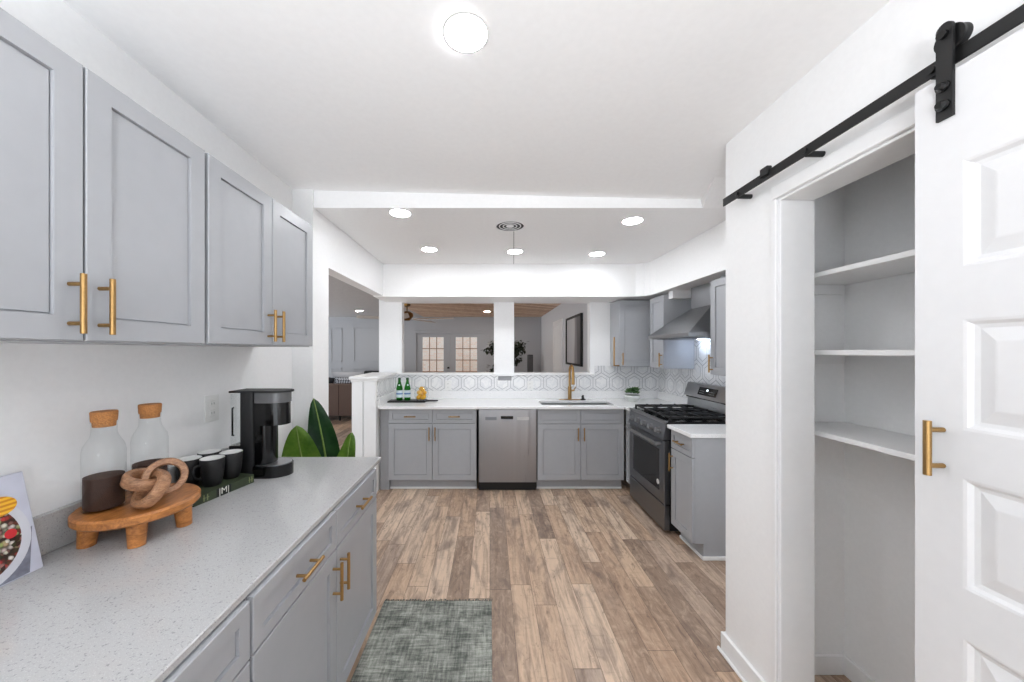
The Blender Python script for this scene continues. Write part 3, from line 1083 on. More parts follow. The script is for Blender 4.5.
# wall cabinets around the range
XUR = 1.80
G_UR = 'grey wall cabinets around the range'
cabinet('wall_cabinet', 'tall grey wall cabinet at the near side of the range hood', (XUR, 2.83, 0), -pi / 2, 0.335, 0.296, 1.314, 2.075, [(0, 0.335, 'door', 'r')], group=G_UR, off=0.03)
cabinet('wall_cabinet', 'narrow grey wall cabinet at the far side of the range hood', (XUR, 3.895, 0), -pi / 2, 0.305, 0.296, 1.322, 2.085, [(0, 0.305, 'door', 'l')], group=G_UR, off=0.03)
cabinet('wall_cabinet', 'grey wall cabinet on the back wall right of the pass-through', (1.497, 4.07, 0), 0, 0.595, 0.286, 1.322, 2.095, [(0.0, 0.40, 'door', 'r')], group=G_UR, off=0.03)
struct('trim_10', MB().box(1.83, 2.09, 3.50, 3.585, 2.035, ZS), M['trim'], 'white filler board under the soffit beside the hood')
struct('trim_11', MB().box(1.86, 2.09, 2.50, 2.826, 2.0755, ZS), M['gray'], 'grey filler above the near wall cabinet')

tw = thing('towel_holder', 'slim upright brass towel bar fixed under the back wall cabinet', 'towel holder', (1.44, 4.06, 1.33))
MB().tube([(0, 0, 0), (0, 0, 0.335)], 0.0085, 12).build('bar', M['gold'], tw, 40)
MB().tube([(0, 0, 0.004), (0.075, 0.012, 0.004)], 0.0055, 10).box(0.055, 0.0565, 0.0, 0.05, -0.004, 0.012).build('arm', M['gold'], tw, 40)

# ------------------------------------------------------------------ pantry: barn door, rail, shelves
DX0, DX1 = 1.10, 1.135
bdoor = thing('barn_door', 'white raised-panel sliding door hanging in front of the pantry', 'door', (0, 0, 0))
DY0, DY1, DZ1 = 0.095, 0.906, 2.176
m = MB()
m.box(DX0 + 0.012, DX1 - 0.006, DY0, DY1, 0.012, DZ1)
rows = [(1.705, 1.953), (1.325, 1.583), (0.958, 1.213), (0.59, 0.842), (0.22, 0.47)]
st = 0.092
m.box(DX0, DX1, DY0, DY0 + st, 0.012, DZ1).box(DX0, DX1, DY1 - st, DY1, 0.012, DZ1)
edges = [0.012] + [z for rr in rows[::-1] for z in rr] + [DZ1]
for a, b in zip(edges[0::2], edges[1::2]):
    m.box(DX0, DX1, DY0 + st, DY1 - st, a, b)
slab = m.build('door_slab', M['barn'], bdoor)
for z0, z1 in rows:
    p = MB()
    p.nest(-(DY1 - st), -(DY0 + st), z0, z1, [(0, 0.0), (0.006, 0.0015), (0.013, 0.009), (0.022, 0.011), (0.05, 0.003), (0.054, 0.0025)])
    p.xform(p.bm.verts[:], Matrix(((0, 1, 0, DX0), (-1, 0, 0, 0), (0, 0, 1, 0), (0, 0, 0, 1))))
    p.build('raised_panel', M['barn'], slab, recalc=True)
# strap hanger with roller
YSTR = 0.843
st_ = MB().box(DX0 - 0.007, DX0, YSTR - 0.0155, YSTR + 0.0155, 2.068, 2.283)
poly = [(0.0155 * cos(a), 0.0155 * sin(a)) for a in [pi * k / 10 for k in range(11)]]
st_.prism([(x, y) for x, y in poly], 0.007, Matrix(((0, 0, 1, DX0 - 0.007), (1, 0, 0, YSTR), (0, 1, 0, 2.283), (0, 0, 0, 1))))
hg = st_.build('hanger', M['black'], bdoor)
hg['label'] = 'black steel strap hanger'
XRL = 1.115
for z in (2.10, 2.145):
    MB().tube([(DX0 - 0.007, YSTR, z), (DX0 - 0.013, YSTR, z), (DX0 - 0.014, YSTR, z), (DX0 - 0.022, YSTR, z)], 0, 14, True, [0.013, 0.013, 0.010, 0.007]).build('bolt', M['blackgloss'], hg, 40)
MB().tube([(DX0 - 0.007, YSTR, 2.270), (DX0 - 0.015, YSTR, 2.270)], 0.010, 14).build('bolt', M['blackgloss'], hg, 40)
rl = MB()
rl.tube([(XRL - d, YSTR, 2.262) for d in (0.010, 0.006, 0.003, -0.003, -0.006, -0.010)], 0, 28, True, [0.029, 0.029, 0.0270, 0.0270, 0.029, 0.029])
rl.tube([(DX0 - 0.001, YSTR, 2.262), (XRL + 0.018, YSTR, 2.262)], 0.008, 12)
rl.build('roller', M['black'], hg, 40)
pull(bdoor, (DX0, 0.850, 1.208), (DX0, 0.850, 1.34), (-0.038, 0, 0), 0.0075)

rail = thing('barn_door_rail', 'black steel sliding door rail across the top of the pantry', 'rail', (0, 0, 0))
MB().box(XRL - 0.003, XRL + 0.003, -0.25, 1.672, 2.197, 2.233, 0.001).build('bar', M['black'], rail)
for y in (1.575, 1.235, 0.88, 0.5, 0.1):
    bt = MB().cyl((XRL + 0.003, y, 2.203), (XC, y, 2.203), 0.010, 14).cyl((XRL - 0.003, y, 2.215), (XRL - 0.009, y, 2.215), 0.009, 12)
    bt.build('standoff', M['black'], rail, 40)
MB().box(XRL - 0.012, XRL + 0.012, 1.395, 1.435, 2.212, 2.25, 0.004).build('stop', M['black'], rail)

G_SH = 'white pantry shelves'
for z, lab in ((1.835, 'top white shelf inside the pantry'), (1.512, 'middle white shelf inside the pantry'), (1.176, 'bottom white shelf inside the pantry')):
    sh = thing('pantry_shelf', lab, 'shelf', (1.36, 0.975, z), 0, G_SH)
    MB().box(0, 0.298, -0.67, 0.663, -0.02, 0, 0.0015).build('board', M['shelf'], sh)
    MB().box(0.02, 0.285, 0.645, 0.663, -0.065, -0.021, 0.001).build('cleat', M['shelf'], sh)

# ------------------------------------------------------------------ lamps, vent, outlets
G_DL = 'recessed ceiling lights'


def downlight(x, y, z, label, r=0.072, lens='lens', group=G_DL):
    o = thing('ceiling_light', label, 'ceiling light', (x, y, z), 0, group)
    MB().lathe([(r, 0.0), (r + 0.008, -0.0005), (r + 0.008, -0.0015), (r, -0.0028), (r - 0.002, -0.0028)], close=True, seg=40).build('rim', M['trim'], o, 40)
    MB().lathe([(0, -0.002), (r - 0.0025, -0.002), (r - 0.0025, -0.0005), (0, -0.0005)], seg=40).build('diffuser', M[lens], o)
    return o


downlight(-0.08, 1.165, zl - (zl - zr + 0.025) * 1.367 / 3.75 - 0.002, 'large round recessed light in the nearer, higher ceiling', lens='nearlens')
downlight(-0.63, 2.456, ZC2, 'round recessed light over the passage side, just past the ceiling step')
downlight(-0.58, 3.34, ZC2, 'round recessed light near the left end of the sink counter')
downlight(0.245, 3.41, ZC2, 'round recessed light just behind the round ceiling vent')
downlight(1.06, 2.605, ZC2, 'round recessed light over the aisle beside the range, just past the step')
downlight(1.07, 3.50, ZC2, 'round recessed light over the sink near the corner soffit')
downlight(-3.1, 8.3, 2.45, 'round recessed light in the grey ceiling beyond the passage', lens='farlens')
downlight(-0.07, 8.45, 2.45, 'round recessed light in the wood plank ceiling', lens='farlens')

vt = thing('ceiling_vent', 'round white ceiling vent with dark ring slots', 'vent', (0.155, 2.71, ZC2))
MB().lathe([(0, -0.0005), (0.108, -0.0005), (0.108, -0.002), (0, -0.002)], seg=40).build('throat', M['blackmat'], vt)
for r0, r1 in ((0.106, 0.118), (0.079, 0.086), (0.050, 0.057)):
    MB().lathe([(r0, -0.002), (r1, -0.002), (r1, -0.0045), (r0, -0.006)], close=True, seg=40).build('ring', M['trim'], vt, 40)
MB().lathe([(0, -0.002), (0.031, -0.002), (0.029, -0.005), (0, -0.006)], seg=24).build('hub', M['trim'], vt, 40)
struct('trim_12', MB().poly([(0.188, 2.80, ZC2 - 0.0015), (0.193, 2.80, ZC2 - 0.0015), (0.267, YSOF, ZC2 - 0.0015), (0.262, YSOF, ZC2 - 0.0015), (0.188, 2.80, ZC2 + 0.002), (0.193, 2.80, ZC2 + 0.002), (0.267, YSOF, ZC2 + 0.002), (0.262, YSOF, ZC2 + 0.002)], [(0, 3, 2, 1), (4, 5, 6, 7), (0, 1, 5, 4), (1, 2, 6, 5), (2, 3, 7, 6), (3, 0, 4, 7)]), plain('seam_grey', (120, 120, 122), 0.7), 'thin dark seam in the ceiling behind the round vent')


def outlet(label, loc, rz, w=0.075, h=0.115, group='white wall outlets'):
    o = thing('wall_outlet', label, 'outlet', loc, rz, group)
    MB().box(-w / 2, w / 2, -0.006, 0, -h / 2, h / 2, 0.002).build('plate', M['plastic'], o)
    for z in (-0.022, 0.022):
        s_ = MB().box(-0.017, 0.017, -0.009, -0.005, z - 0.015, z + 0.015, 0.002).build('socket', M['white'], o)
        k_ = MB().box(-0.008, -0.006, -0.0095, -0.0085, z - 0.004, z + 0.006).box(0.006, 0.008, -0.0095, -0.0085, z - 0.004, z + 0.006)
        k_.build('slot', M['blackmat'], s_)
    return o


outlet('white wall outlet behind the black mugs and coffee maker', (XL, 1.665, 1.235), pi / 2, 0.085, 0.125)
outlet('white wall outlet on the tile behind the bowl of lemons', (-0.52, YB - 0.012, 1.075), 0, 0.08, 0.125)
outlet('white wall outlet on the tile above the dishwasher, left of the tap', (0.50, YB - 0.012, 1.075), 0, 0.075, 0.115)

# ------------------------------------------------------------------ coffee counter things
# cookbook leaning on the left wall, cover facing the room
cb = thing('cookbook', 'cookbook with a grain salad on its pale cover, leaning on the wall', 'book', (-1.238, 0.972, ZT), 0)
lean = radians(12.5)
Rl = Matrix.Rotation(-lean, 4, 'Y')
m = MB().box(-0.020, 0.0, -0.215, 0.0, 0.0, 0.272, 0.002)
m.xform(m.bm.verts[:], Rl)
cover = m.build('cover', plain('pale_blue_grey_cover', (196, 198, 212), 0.35, vary=0.06, scale=14), cb)
cy, cz = -0.128, 0.118
dsk = lambda r, x0, x1, y=cy, z=cz: MB().lathe([(0, x0), (r, x0), (r, x1), (0, x1)], seg=48)
AX = Rl @ Matrix(((0, 0, 1, 0), (1, 0, 0, cy), (0, 1, 0, cz), (0, 0, 0, 1)))
for nm, r_, x0, x1, mt in (('printed_bowl', 0.118, 0.0, 0.0008, plain('printed_bowl', (206, 208, 216), 0.3)), ('printed_salad', 0.098, 0.0008, 0.0014, M['salad'])):
    d_ = dsk(r_, x0, x1)
    d_.xform(d_.bm.verts[:], AX)
    d_.build(nm, mt, cover)


def orange_mat():
    t = NT('printed_orange')
    wv = t.n('ShaderNodeTexWave')
    wv.bands_direction = 'Z'
    wv.inputs['Scale'].default_value = 28
    t.l(t.coord(), wv.inputs['Vector'])
    t.set(Base_Color=t.ramp(wv.outputs['Fac'], [(0.3, lin(206, 132, 30)), (0.6, lin(240, 186, 52))]), Roughness=0.3)
    return t.m


d_ = MB().lathe([(0, 0.0014), (0.042, 0.0014), (0.042, 0.002), (0, 0.002)], seg=32)
d_.xform(d_.bm.verts[:], Rl @ Matrix(((0, 0, 1, 0), (1, 0, 0, cy + 0.060), (0, 1, 0, cz + 0.078), (0, 0, 0, 1))) @ Matrix.Diagonal((1, 0.62, 1, 1)))
d_.build('printed_orange_slice', orange_mat(), cover)
d_ = MB().lathe([(0, 0.0014), (0.012, 0.0014), (0.012, 0.002), (0, 0.002)], seg=20)
d_.xform(d_.bm.verts[:], Rl @ Matrix(((0, 0, 1, 0), (1, 0, 0, cy + 0.078), (0, 1, 0, cz + 0.002), (0, 0, 0, 1))))
d_.build('printed_tomato', plain('printed_tomato', (208, 52, 58), 0.3), cover)
d_ = MB().box(0.0, 0.0008, -0.06, -0.012, 0.004, 0.09)
d_ = MB()
d_.poly([(0.0006, -0.105, 0.004), (0.0006, -0.03, 0.004), (0.0006, -0.006, 0.12), (0.0006, -0.02, 0.115), (0.0006, -0.06, 0.035)], [(0, 1, 2, 3, 4)])
d_.xform(d_.bm.verts[:], Rl)
d_.build('printed_napkin', plain('printed_napkin', (120, 122, 136), 0.5, vary=0.3, scale=40), cover)

# footed round board
bx_, by_, br_ = -1.163, 1.165, 0.155
bt_, bz_ = 0.030, 0.103
board = thing('serving_board', 'round wooden footed board under the corked bottles', 'board', (bx_, by_, ZT))
MB().lathe([(0, bz_ - bt_), (br_ - 0.006, bz_ - bt_), (br_, bz_ - bt_ + 0.006), (br_, bz_ - 0.006), (br_ - 0.006, bz_), (0, bz_)], seg=64).build('top', M['acacia'], board, 40)
for ang in (-49, 20, -130, 130):
    a = radians(ang)
    MB().cyl((0.118 * cos(a), 0.118 * sin(a), 0), (0.112 * cos(a), 0.112 * sin(a), bz_ - bt_ + 0.001), 0.021, 20, 0.026).build('foot', M['acacia'], board, 40)

ZB = ZT + bz_
G_BO = 'cork stoppered glass bottles of coffee'
for (x, y, sc, fill, lab, lab2) in ((-1.218, 1.105, 1.0, 0.108, 'clear corked bottle nearer the cookbook, fuller with dark coffee', 'dark ground coffee in the corked bottle nearer the cookbook'),
                                    (-1.214, 1.250, 1.0, 0.102, 'clear corked bottle behind the wooden link knot', 'dark ground coffee in the corked bottle behind the wooden link knot')):
    o = thing('glass_bottle', lab, 'bottle', (x, y, ZB), 0, G_BO)
    R = 0.049
    prof = [(0, 0.0), (R - 0.004, 0.0), (R, 0.005), (R, 0.182), (R - 0.003, 0.199), (R - 0.018, 0.229), (0.029, 0.240), (0.029, 0.268), (0.031, 0.271),
            (0.0275, 0.274)]
    MB().lathe(prof, seg=48).build('glass', M['glass'], o, 50)
    MB().lathe([(0, 0.258), (0.0262, 0.258), (0.0275, 0.274), (0.0300, 0.275), (0.0315, 0.303), (0.0300, 0.306), (0, 0.306)], seg=32).build('cork', M['cork'], o, 40)
    cg = MB().lathe([(0, 0.0065), (R - 0.0062, 0.0065), (R - 0.003, 0.011), (R - 0.003, fill - 0.004), (R * 0.5, fill), (0, fill + 0.003)], (x, y, ZB), 40).build('coffee_grounds', M['coffee'], None, 40)
    tag(cg, lab2, 'coffee', 'ground coffee in the bottles', 'stuff')

# knot of three interlocked wooden rings (each ring round, mutually linked)
Rr, rr = 0.047, 0.029
kn = thing('wood_knot', 'knot of three interlocked wooden rings on the footed board', 'ornament')
tiltv = math.asin(rr / Rr)
allv = []
parts = []
rot = Matrix.Rotation(radians(20), 4, 'Z') @ Matrix.Rotation(radians(38), 4, 'X') @ Matrix.Rotation(radians(65), 4, 'Z')
for i in range(3):
    m = MB()
    bm = m.bm
    n = 56
    rings = []
    hw, hh = 0.0105, 0.0165
    sec = [(-hw, -hh * 0.7), (-hw * 0.7, -hh), (hw * 0.7, -hh), (hw, -hh * 0.7), (hw, hh * 0.7), (hw * 0.7, hh), (-hw * 0.7, hh), (-hw, hh * 0.7)]
    T = rot @ Matrix.Rotation(2 * pi * i / 3, 4, 'Z') @ Matrix.Rotation(tiltv, 4, 'Y') @ Matrix.Translation((0, rr, 0))
    for k in range(n):
        a = 2 * pi * k / n
        rings.append([bm.verts.new(T @ Vector(((Rr + p) * cos(a), (Rr + p) * sin(a), q))) for p, q in sec])
    for k in range(n):
        A, B = rings[k], rings[(k + 1) % n]
        for j in range(8):
            bm.faces.new((A[j], A[(j + 1) % 8], B[(j + 1) % 8], B[j]))
    allv += [v_.co.copy() for v_ in bm.verts]
    parts.append(m)
zmin = min(v_.z for v_ in allv)
kn.location = (-1.088, 1.135, ZB - zmin + 0.0005)
for m in parts:
    m.build('ring', M['knotwood'], kn, 45)

# green book under the mugs
ang = math.atan2(0.229, 0.053)   # spine direction
bkx, bky = -1.134, 1.340
book = thing('hardcover_book', 'dark green hardcover book lying under four black mugs', 'book', (bkx, bky, ZT), ang)
BL, BW, BH = 0.262, 0.158, 0.036
gm = plain('dark_green_cover', (56, 66, 46), 0.6, vary=0.15, scale=25)
m = MB().box(0, BL, 0, BW, 0, 0.003).box(0, BL, 0, BW, BH - 0.003, BH).box(0, BL, 0, 0.004, 0, BH, 0.001)
m.build('cover', gm, book)
MB().box(0.004, BL - 0.004, 0.004, BW - 0.004, 0.003, BH - 0.003).build('pages', plain('paper', (222, 216, 200), 0.9), book)
MB().box(0.088, 0.151, -0.0006, 0.001, 0.001, BH - 0.001).build('spine_panel', plain('spine_black', (24, 28, 24), 0.6), book)


def text(parent, body, size, mat4, mat, name, ext=0.0004):
    cu = bpy.data.curves.new(name, 'FONT')
    cu.body = body
    cu.size = size
    cu.extrude = ext
    cu.align_x = 'CENTER'
    cu.align_y = 'CENTER'
    cu.materials.append(mat)
    tmp = bpy.data.objects.new(name, cu)
    COL.objects.link(tmp)
    me = bpy.data.meshes.new_from_object(tmp.evaluated_get(bpy.context.evaluated_depsgraph_get()))
    bpy.data.objects.remove(tmp)
    o = bpy.data.objects.new(name, me)
    COL.objects.link(o)
    o.parent = parent
    o.matrix_local = mat4
    return o


ink = plain('spine_white', (226, 226, 218), 0.6)
text(book, '|M|', 0.036, Matrix.Translation((0.120, -0.0012, BH / 2 + 0.001)) @ Matrix.Rotation(pi / 2, 4, 'X'), ink, 'spine_lettering')
olive = plain('spine_olive', (128, 136, 92), 0.6)
for xs in (0.036, 0.050, 0.236, 0.248):
    m = MB().box(xs, xs + 0.004, -0.0008, 0.001, 0.006, BH - 0.006)
    m.box(xs - 0.002, xs + 0.008, -0.0008, 0.001, 0.016, 0.019)
    m.build('spine_ornament', olive, book)

G_MU = 'black mugs with white insides'
ZM = ZT + BH
mugs = [(-1.166, 1.470, 0.3, 'black mug on the green book, nearest with its handle towards the wooden board'),
        (-1.153, 1.559, 1.2, 'black mug on the green book beside the coffee maker base'),
        (-1.252, 1.562, 2.0, 'black mug on the green book, at the back against the wall, between two others'),
        (-1.258, 1.462, 2.3, 'black mug on the green book, half hidden behind the wooden link knot')]
proto = None
for i, (x, y, a, lab) in enumerate(mugs):
    if proto is None:
        proto = thing('mug', lab, 'mug', (x, y, ZM), a, G_MU)
        MB().lathe([(0, 0.0), (0.028, 0.0), (0.031, 0.003), (0.0385, 0.035), (0.042, 0.075), (0.0435, 0.112), (0.0425, 0.1135)], seg=40).build('body', M['blackmat'], proto, 40, recalc=True)
        li = MB().lathe([(0.0425, 0.1135), (0.0405, 0.1125), (0.039, 0.075), (0.0355, 0.036), (0.028, 0.008), (0, 0.006)], seg=40).build('lining', M['white'], proto, 40)
        pts = [(0.0395, 0, 0.088), (0.052, 0, 0.094), (0.064, 0, 0.088), (0.068, 0, 0.068), (0.062, 0, 0.048), (0.050, 0, 0.038), (0.038, 0, 0.036)]
        MB().tube(pts, 0.0052, 10).build('handle', M['blackmat'], proto, 60)
        proto.rotation_euler = (0, 0, radians(-118))
    else:
        c_ = copy_tree(proto, lab)
        c_.location = (x, y, ZM)
        c_.rotation_euler = (0, 0, radians((0, 127, 130, 127)[i]))

# coffee maker: local x towards the room, y along the wall
cm = thing('coffee_maker', 'black single-cup coffee maker at the far end of the coffee counter', 'coffee maker', (-1.228, 1.705, ZT))
CW = 0.115


def rounded(x0, x1, hw, rc, n=6):
    """Plan outline: straight back, rounded front."""
    pts = [(x0, -hw), (x1 - rc, -hw)]
    pts += [(x1 - rc + rc * sin(a), -hw + 0 + (hw - hw * cos(a))) for a in [pi * k / (2 * n) for k in range(1, n)]]
    pts += [(x1, 0)]
    pts += [(x1 - rc + rc * sin(a), hw - (hw - hw * cos(a))) for a in [pi * k / (2 * n) for k in range(n - 1, 0, -1)]]
    pts += [(x1 - rc, hw), (x0, hw)]
    return pts


MB().prism(rounded(0.052, 0.118, CW / 2, 0.01), 0.40).build('column', M['blackmat'], cm, 40)
MB().prism(rounded(0.0, 0.055, CW / 2, 0.001, 2), 0.15).build('tank_base', M['blackmat'], cm, 40)
MB().prism(rounded(0.1185, 0.182, CW / 2 - 0.004, 0.03), 0.20, Matrix.Translation((0, 0, 0.0555))).build('front_column', M['blackgloss'], cm, 40)
tk = MB().prism(rounded(0.002, 0.054, CW / 2 - 0.004, 0.001, 2), 0.003, Matrix.Translation((0, 0, 0.151)))
tk.box(0.002, 0.054, -CW / 2 + 0.004, -CW / 2 + 0.006, 0.154, 0.395).box(0.002, 0.054, CW / 2 - 0.006, CW / 2 - 0.004, 0.154, 0.395).box(0.002, 0.004, -CW / 2 + 0.006, CW / 2 - 0.006, 0.154, 0.395)
tk.build('water_tank', M['glass'], cm)
MB().tube([(0.02, -CW / 2 + 0.001, 0.20), (0.02, -CW / 2 - 0.006, 0.20), (0.02, -CW / 2 - 0.006, 0.33), (0.02, -CW / 2 + 0.001, 0.33)], 0.004, 8).build('tank_handle', M['blackgloss'], cm, 40)
MB().prism(rounded(0.0, 0.268, CW / 2 + 0.003, 0.08), 0.009, Matrix.Translation((0, 0, 0.400))).build('lid', M['blackmat'], cm, 40)
MB().prism(rounded(0.1185, 0.250, CW / 2 - 0.001, 0.06), 0.105, Matrix.Translation((0, 0, 0.245))).build('brew_head', M['blackgloss'], cm, 40)
ring_ = MB().prism(rounded(0.1185, 0.254, CW / 2 + 0.001, 0.062), 0.048, Matrix.Translation((0, 0, 0.351)))
ring_.build('head_band', plain('smoke_grey_gloss', (96, 96, 98), 0.15), cm, 40)
MB().prism(rounded(0.1185, 0.264, CW / 2 + 0.012, 0.09), 0.055, Matrix.Translation((0, 0, 0.0))).build('drip_tray', M['blackgloss'], cm, 40)
MB().prism(rounded(0.125, 0.256, CW / 2 + 0.004, 0.07), 0.004, Matrix.Translation((0, 0, 0.0551))).build('drip_grid', M['steel'], cm, 40)

# ------------------------------------------------------------------ potted banana plant beyond the counter
pl = thing('banana_plant', 'green broad-leaved potted plant on the floor past the coffee counter', 'plant', (-1.0, 2.17, 0))
MB().lathe([(0, 0), (0.10, 0), (0.13, 0.22), (0.135, 0.24), (0.12, 0.24), (0.115, 0.20), (0, 0.20)], seg=32).build('pot', M['plastic'], pl, 40)
MB().lathe([(0, 0.2), (0.113, 0.2), (0.113, 0.215), (0, 0.22)], seg=24).build('soil', plain('soil', (50, 38, 30), 0.95, vary=0.4, scale=90), pl, 40)


def banana_leaf(base, tip, width, bend, facing, matl):
    """Stalk from the pot, then a broad blade up to the tip; facing = blade normal direction."""
    base, tip, facing = Vector(base), Vector(tip), Vector(facing).normalized()
    n = 22
    mid = (base + tip) / 2 + Vector(bend)

    def q(t):
        return base * (1 - t) ** 2 + mid * 2 * t * (1 - t) + tip * t * t
    t0 = 0.42
    m = MB()
    bm = m.bm
    rows = []
    for i in range(n + 1):
        s = i / n
        t = t0 + (1 - t0) * s
        p = q(t)
        d = (q(min(1, t + 0.01)) - q(t - 0.01)).normalized()
        side = d.cross(facing).normalized()
        nrm = side.cross(d).normalized()
        wdt = width * (sin(pi * min(1, s * 0.96 + 0.04)) ** 0.62) * (1 - 0.25 * s)
        row = []
        for k in range(-4, 5):
            f = k / 4
            wob = 0.012 * sin(9 * s + 2.2 * f) * abs(f)
            row.append(bm.verts.new(p + side * (wdt * f) + nrm * (0.10 * wdt * abs(f) ** 1.4 + wob)))
        rows.append(row)
    for A, B in zip(rows, rows[1:]):
        for k in range(8):
            bm.faces.new((A[k], A[k + 1], B[k + 1], B[k]))
    r = bmesh.ops.solidify(bm, geom=bm.faces[:], thickness=0.0015)
    lf = m.build('leaf', matl, pl, 60)
    sp = MB()
    sp.tube([q(t / 20) + (facing * 0.001) for t in range(0, 21)], 0.0, 8, True, [0.012 * (1 - 0.85 * t / 20) + 0.001 for t in range(0, 21)])
    sp.build('stalk', M['stalk'], lf, 60)


banana_leaf((-0.03, 0.0, 0.2), (-0.185, -0.03, 1.05), 0.132, (-0.03, 0, 0.05), (0.25, -1, 0.15), M['leaf'])
banana_leaf((0.0, 0.05, 0.2), (-0.125, 0.06, 1.205), 0.10, (0.06, 0.02, 0.0), (0.35, -1, 0.1), M['leafdark'])
banana_leaf((0.03, -0.01, 0.2), (0.14, 0.0, 1.0), 0.09, (0.0, 0, 0.05), (-0.25, -1, 0.2), M['leaf'])

# ------------------------------------------------------------------ sink counter things
ty = 4.08
tr = thing('serving_tray', 'flat black paddle tray under the green bottles and lemons', 'tray', (-0.93, ty, ZK))
m = MB().box(-0.27, 0.19, -0.085, 0.085, 0, 0.016, 0.005)
m.build('board', M['blackmat'], tr)
MB().prism([(0.19, -0.03), (0.30, -0.02), (0.325, 0), (0.30, 0.02), (0.19, 0.03)], 0.012, Matrix.Translation((0, 0, 0.006))).build('handle', M['blackmat'], tr)
G_GB = 'green glass water bottles'
gproto = None
blab = plain('bottle_label', (206, 220, 226), 0.5, vary=0.08, scale=60)
for i, (x, y, lab) in enumerate(((-1.055, ty, 'green glass water bottle on the tray nearer the half wall'), (-0.965, ty + 0.01, 'green glass water bottle on the tray beside the lemons'))):
    if gproto is None:
        gproto = thing('water_bottle', lab, 'bottle', (x, y, ZK + 0.016), 0, G_GB)
        MB().lathe([(0, 0), (0.032, 0), (0.036, 0.005), (0.036, 0.135), (0.033, 0.155), (0.018, 0.205), (0.0145, 0.225), (0.0145, 0.245), (0, 0.245)], seg=32).build('glass', M['greenglass'], gproto, 40)
        MB().lathe([(0, 0.235), (0.0165, 0.235), (0.0165, 0.258), (0.014, 0.262), (0, 0.262)], seg=20).build('cap', plain('green_cap', (26, 74, 40), 0.4), gproto, 40)
        lbm = MB().lathe([(0.0362, 0.035), (0.0368, 0.035), (0.0368, 0.118), (0.0362, 0.118)], seg=32, close=True).build('paper_label', blab, gproto, 40)
        MB().lathe([(0.0368, 0.070), (0.0372, 0.070), (0.0372, 0.086), (0.0368, 0.086)], seg=32, close=True).build('label_band', plain('label_blue', (96, 128, 178), 0.5), lbm, 40)
        nk = MB()
        nk.lathe([(0, 0), (0.010, 0), (0.010, 0.002), (0, 0.002)], seg=16)
        nk.xform(nk.bm.verts[:], Matrix.Translation((0.004, -0.0255, 0.178)) @ Matrix.Rotation(radians(72), 4, 'X'))
        nk.build('neck_label', blab, gproto)
    else:
        g2 = copy_tree(gproto, lab)
        g2.location = (x, y, ZK + 0.016)
        g2.rotation_euler = (0, 0, 0.25)

lx, ly = -0.80, ty
jar = thing('glass_bowl', 'round clear glass bowl holding lemons on the black tray', 'bowl', (lx, ly, ZK + 0.016))
MB().lathe([(0, 0), (0.05, 0), (0.074, 0.03), (0.083, 0.075), (0.076, 0.125), (0.064, 0.155), (0.062, 0.154), (0.073, 0.124), (0.080, 0.075), (0.071, 0.031), (0.048, 0.004), (0, 0.004)], seg=40).build('glass', M['glass'], jar, 60)
ym = plain('lemon_skin', (240, 178, 40), 0.4, vary=0.12, scale=60)
lemon0 = None
lem = [(-0.032, -0.020, 0.036), (0.034, -0.018, 0.037), (0.0, 0.036, 0.036), (-0.010, -0.036, 0.085), (-0.035, 0.022, 0.088), (0.038, 0.014, 0.086), (0.006, -0.004, 0.132), (0.020, -0.022, 0.124)]
names_ = ['lower front by the bottles', 'lower front away from the bottles', 'low at the back of the bowl', 'middle front', 'middle back by the bottles', 'middle away from the bottles', 'topmost of the pile', 'top front away from the bottles']
for i, (x, y, z) in enumerate(lem):
    m = MB()
    m.lathe([(0, -0.036), (0.006, -0.034), (0.014, -0.027), (0.024, -0.014), (0.0275, 0), (0.024, 0.014), (0.014, 0.027), (0.006, 0.033), (0, 0.036)], seg=20)
    m.xform(m.bm.verts[:], Matrix.Rotation(random.uniform(0, pi), 4, 'Z') @ Matrix.Rotation(random.uniform(0.9, 1.6), 4, 'X'))
    o = m.build('lemon', ym, None, 60)
    o.location = (lx + x * 0.86, ly + y * 0.86, ZK + 0.016 + z)
    tag(o, 'yellow lemon in the clear bowl, ' + names_[i], 'lemon', 'lemons in the glass bowl')

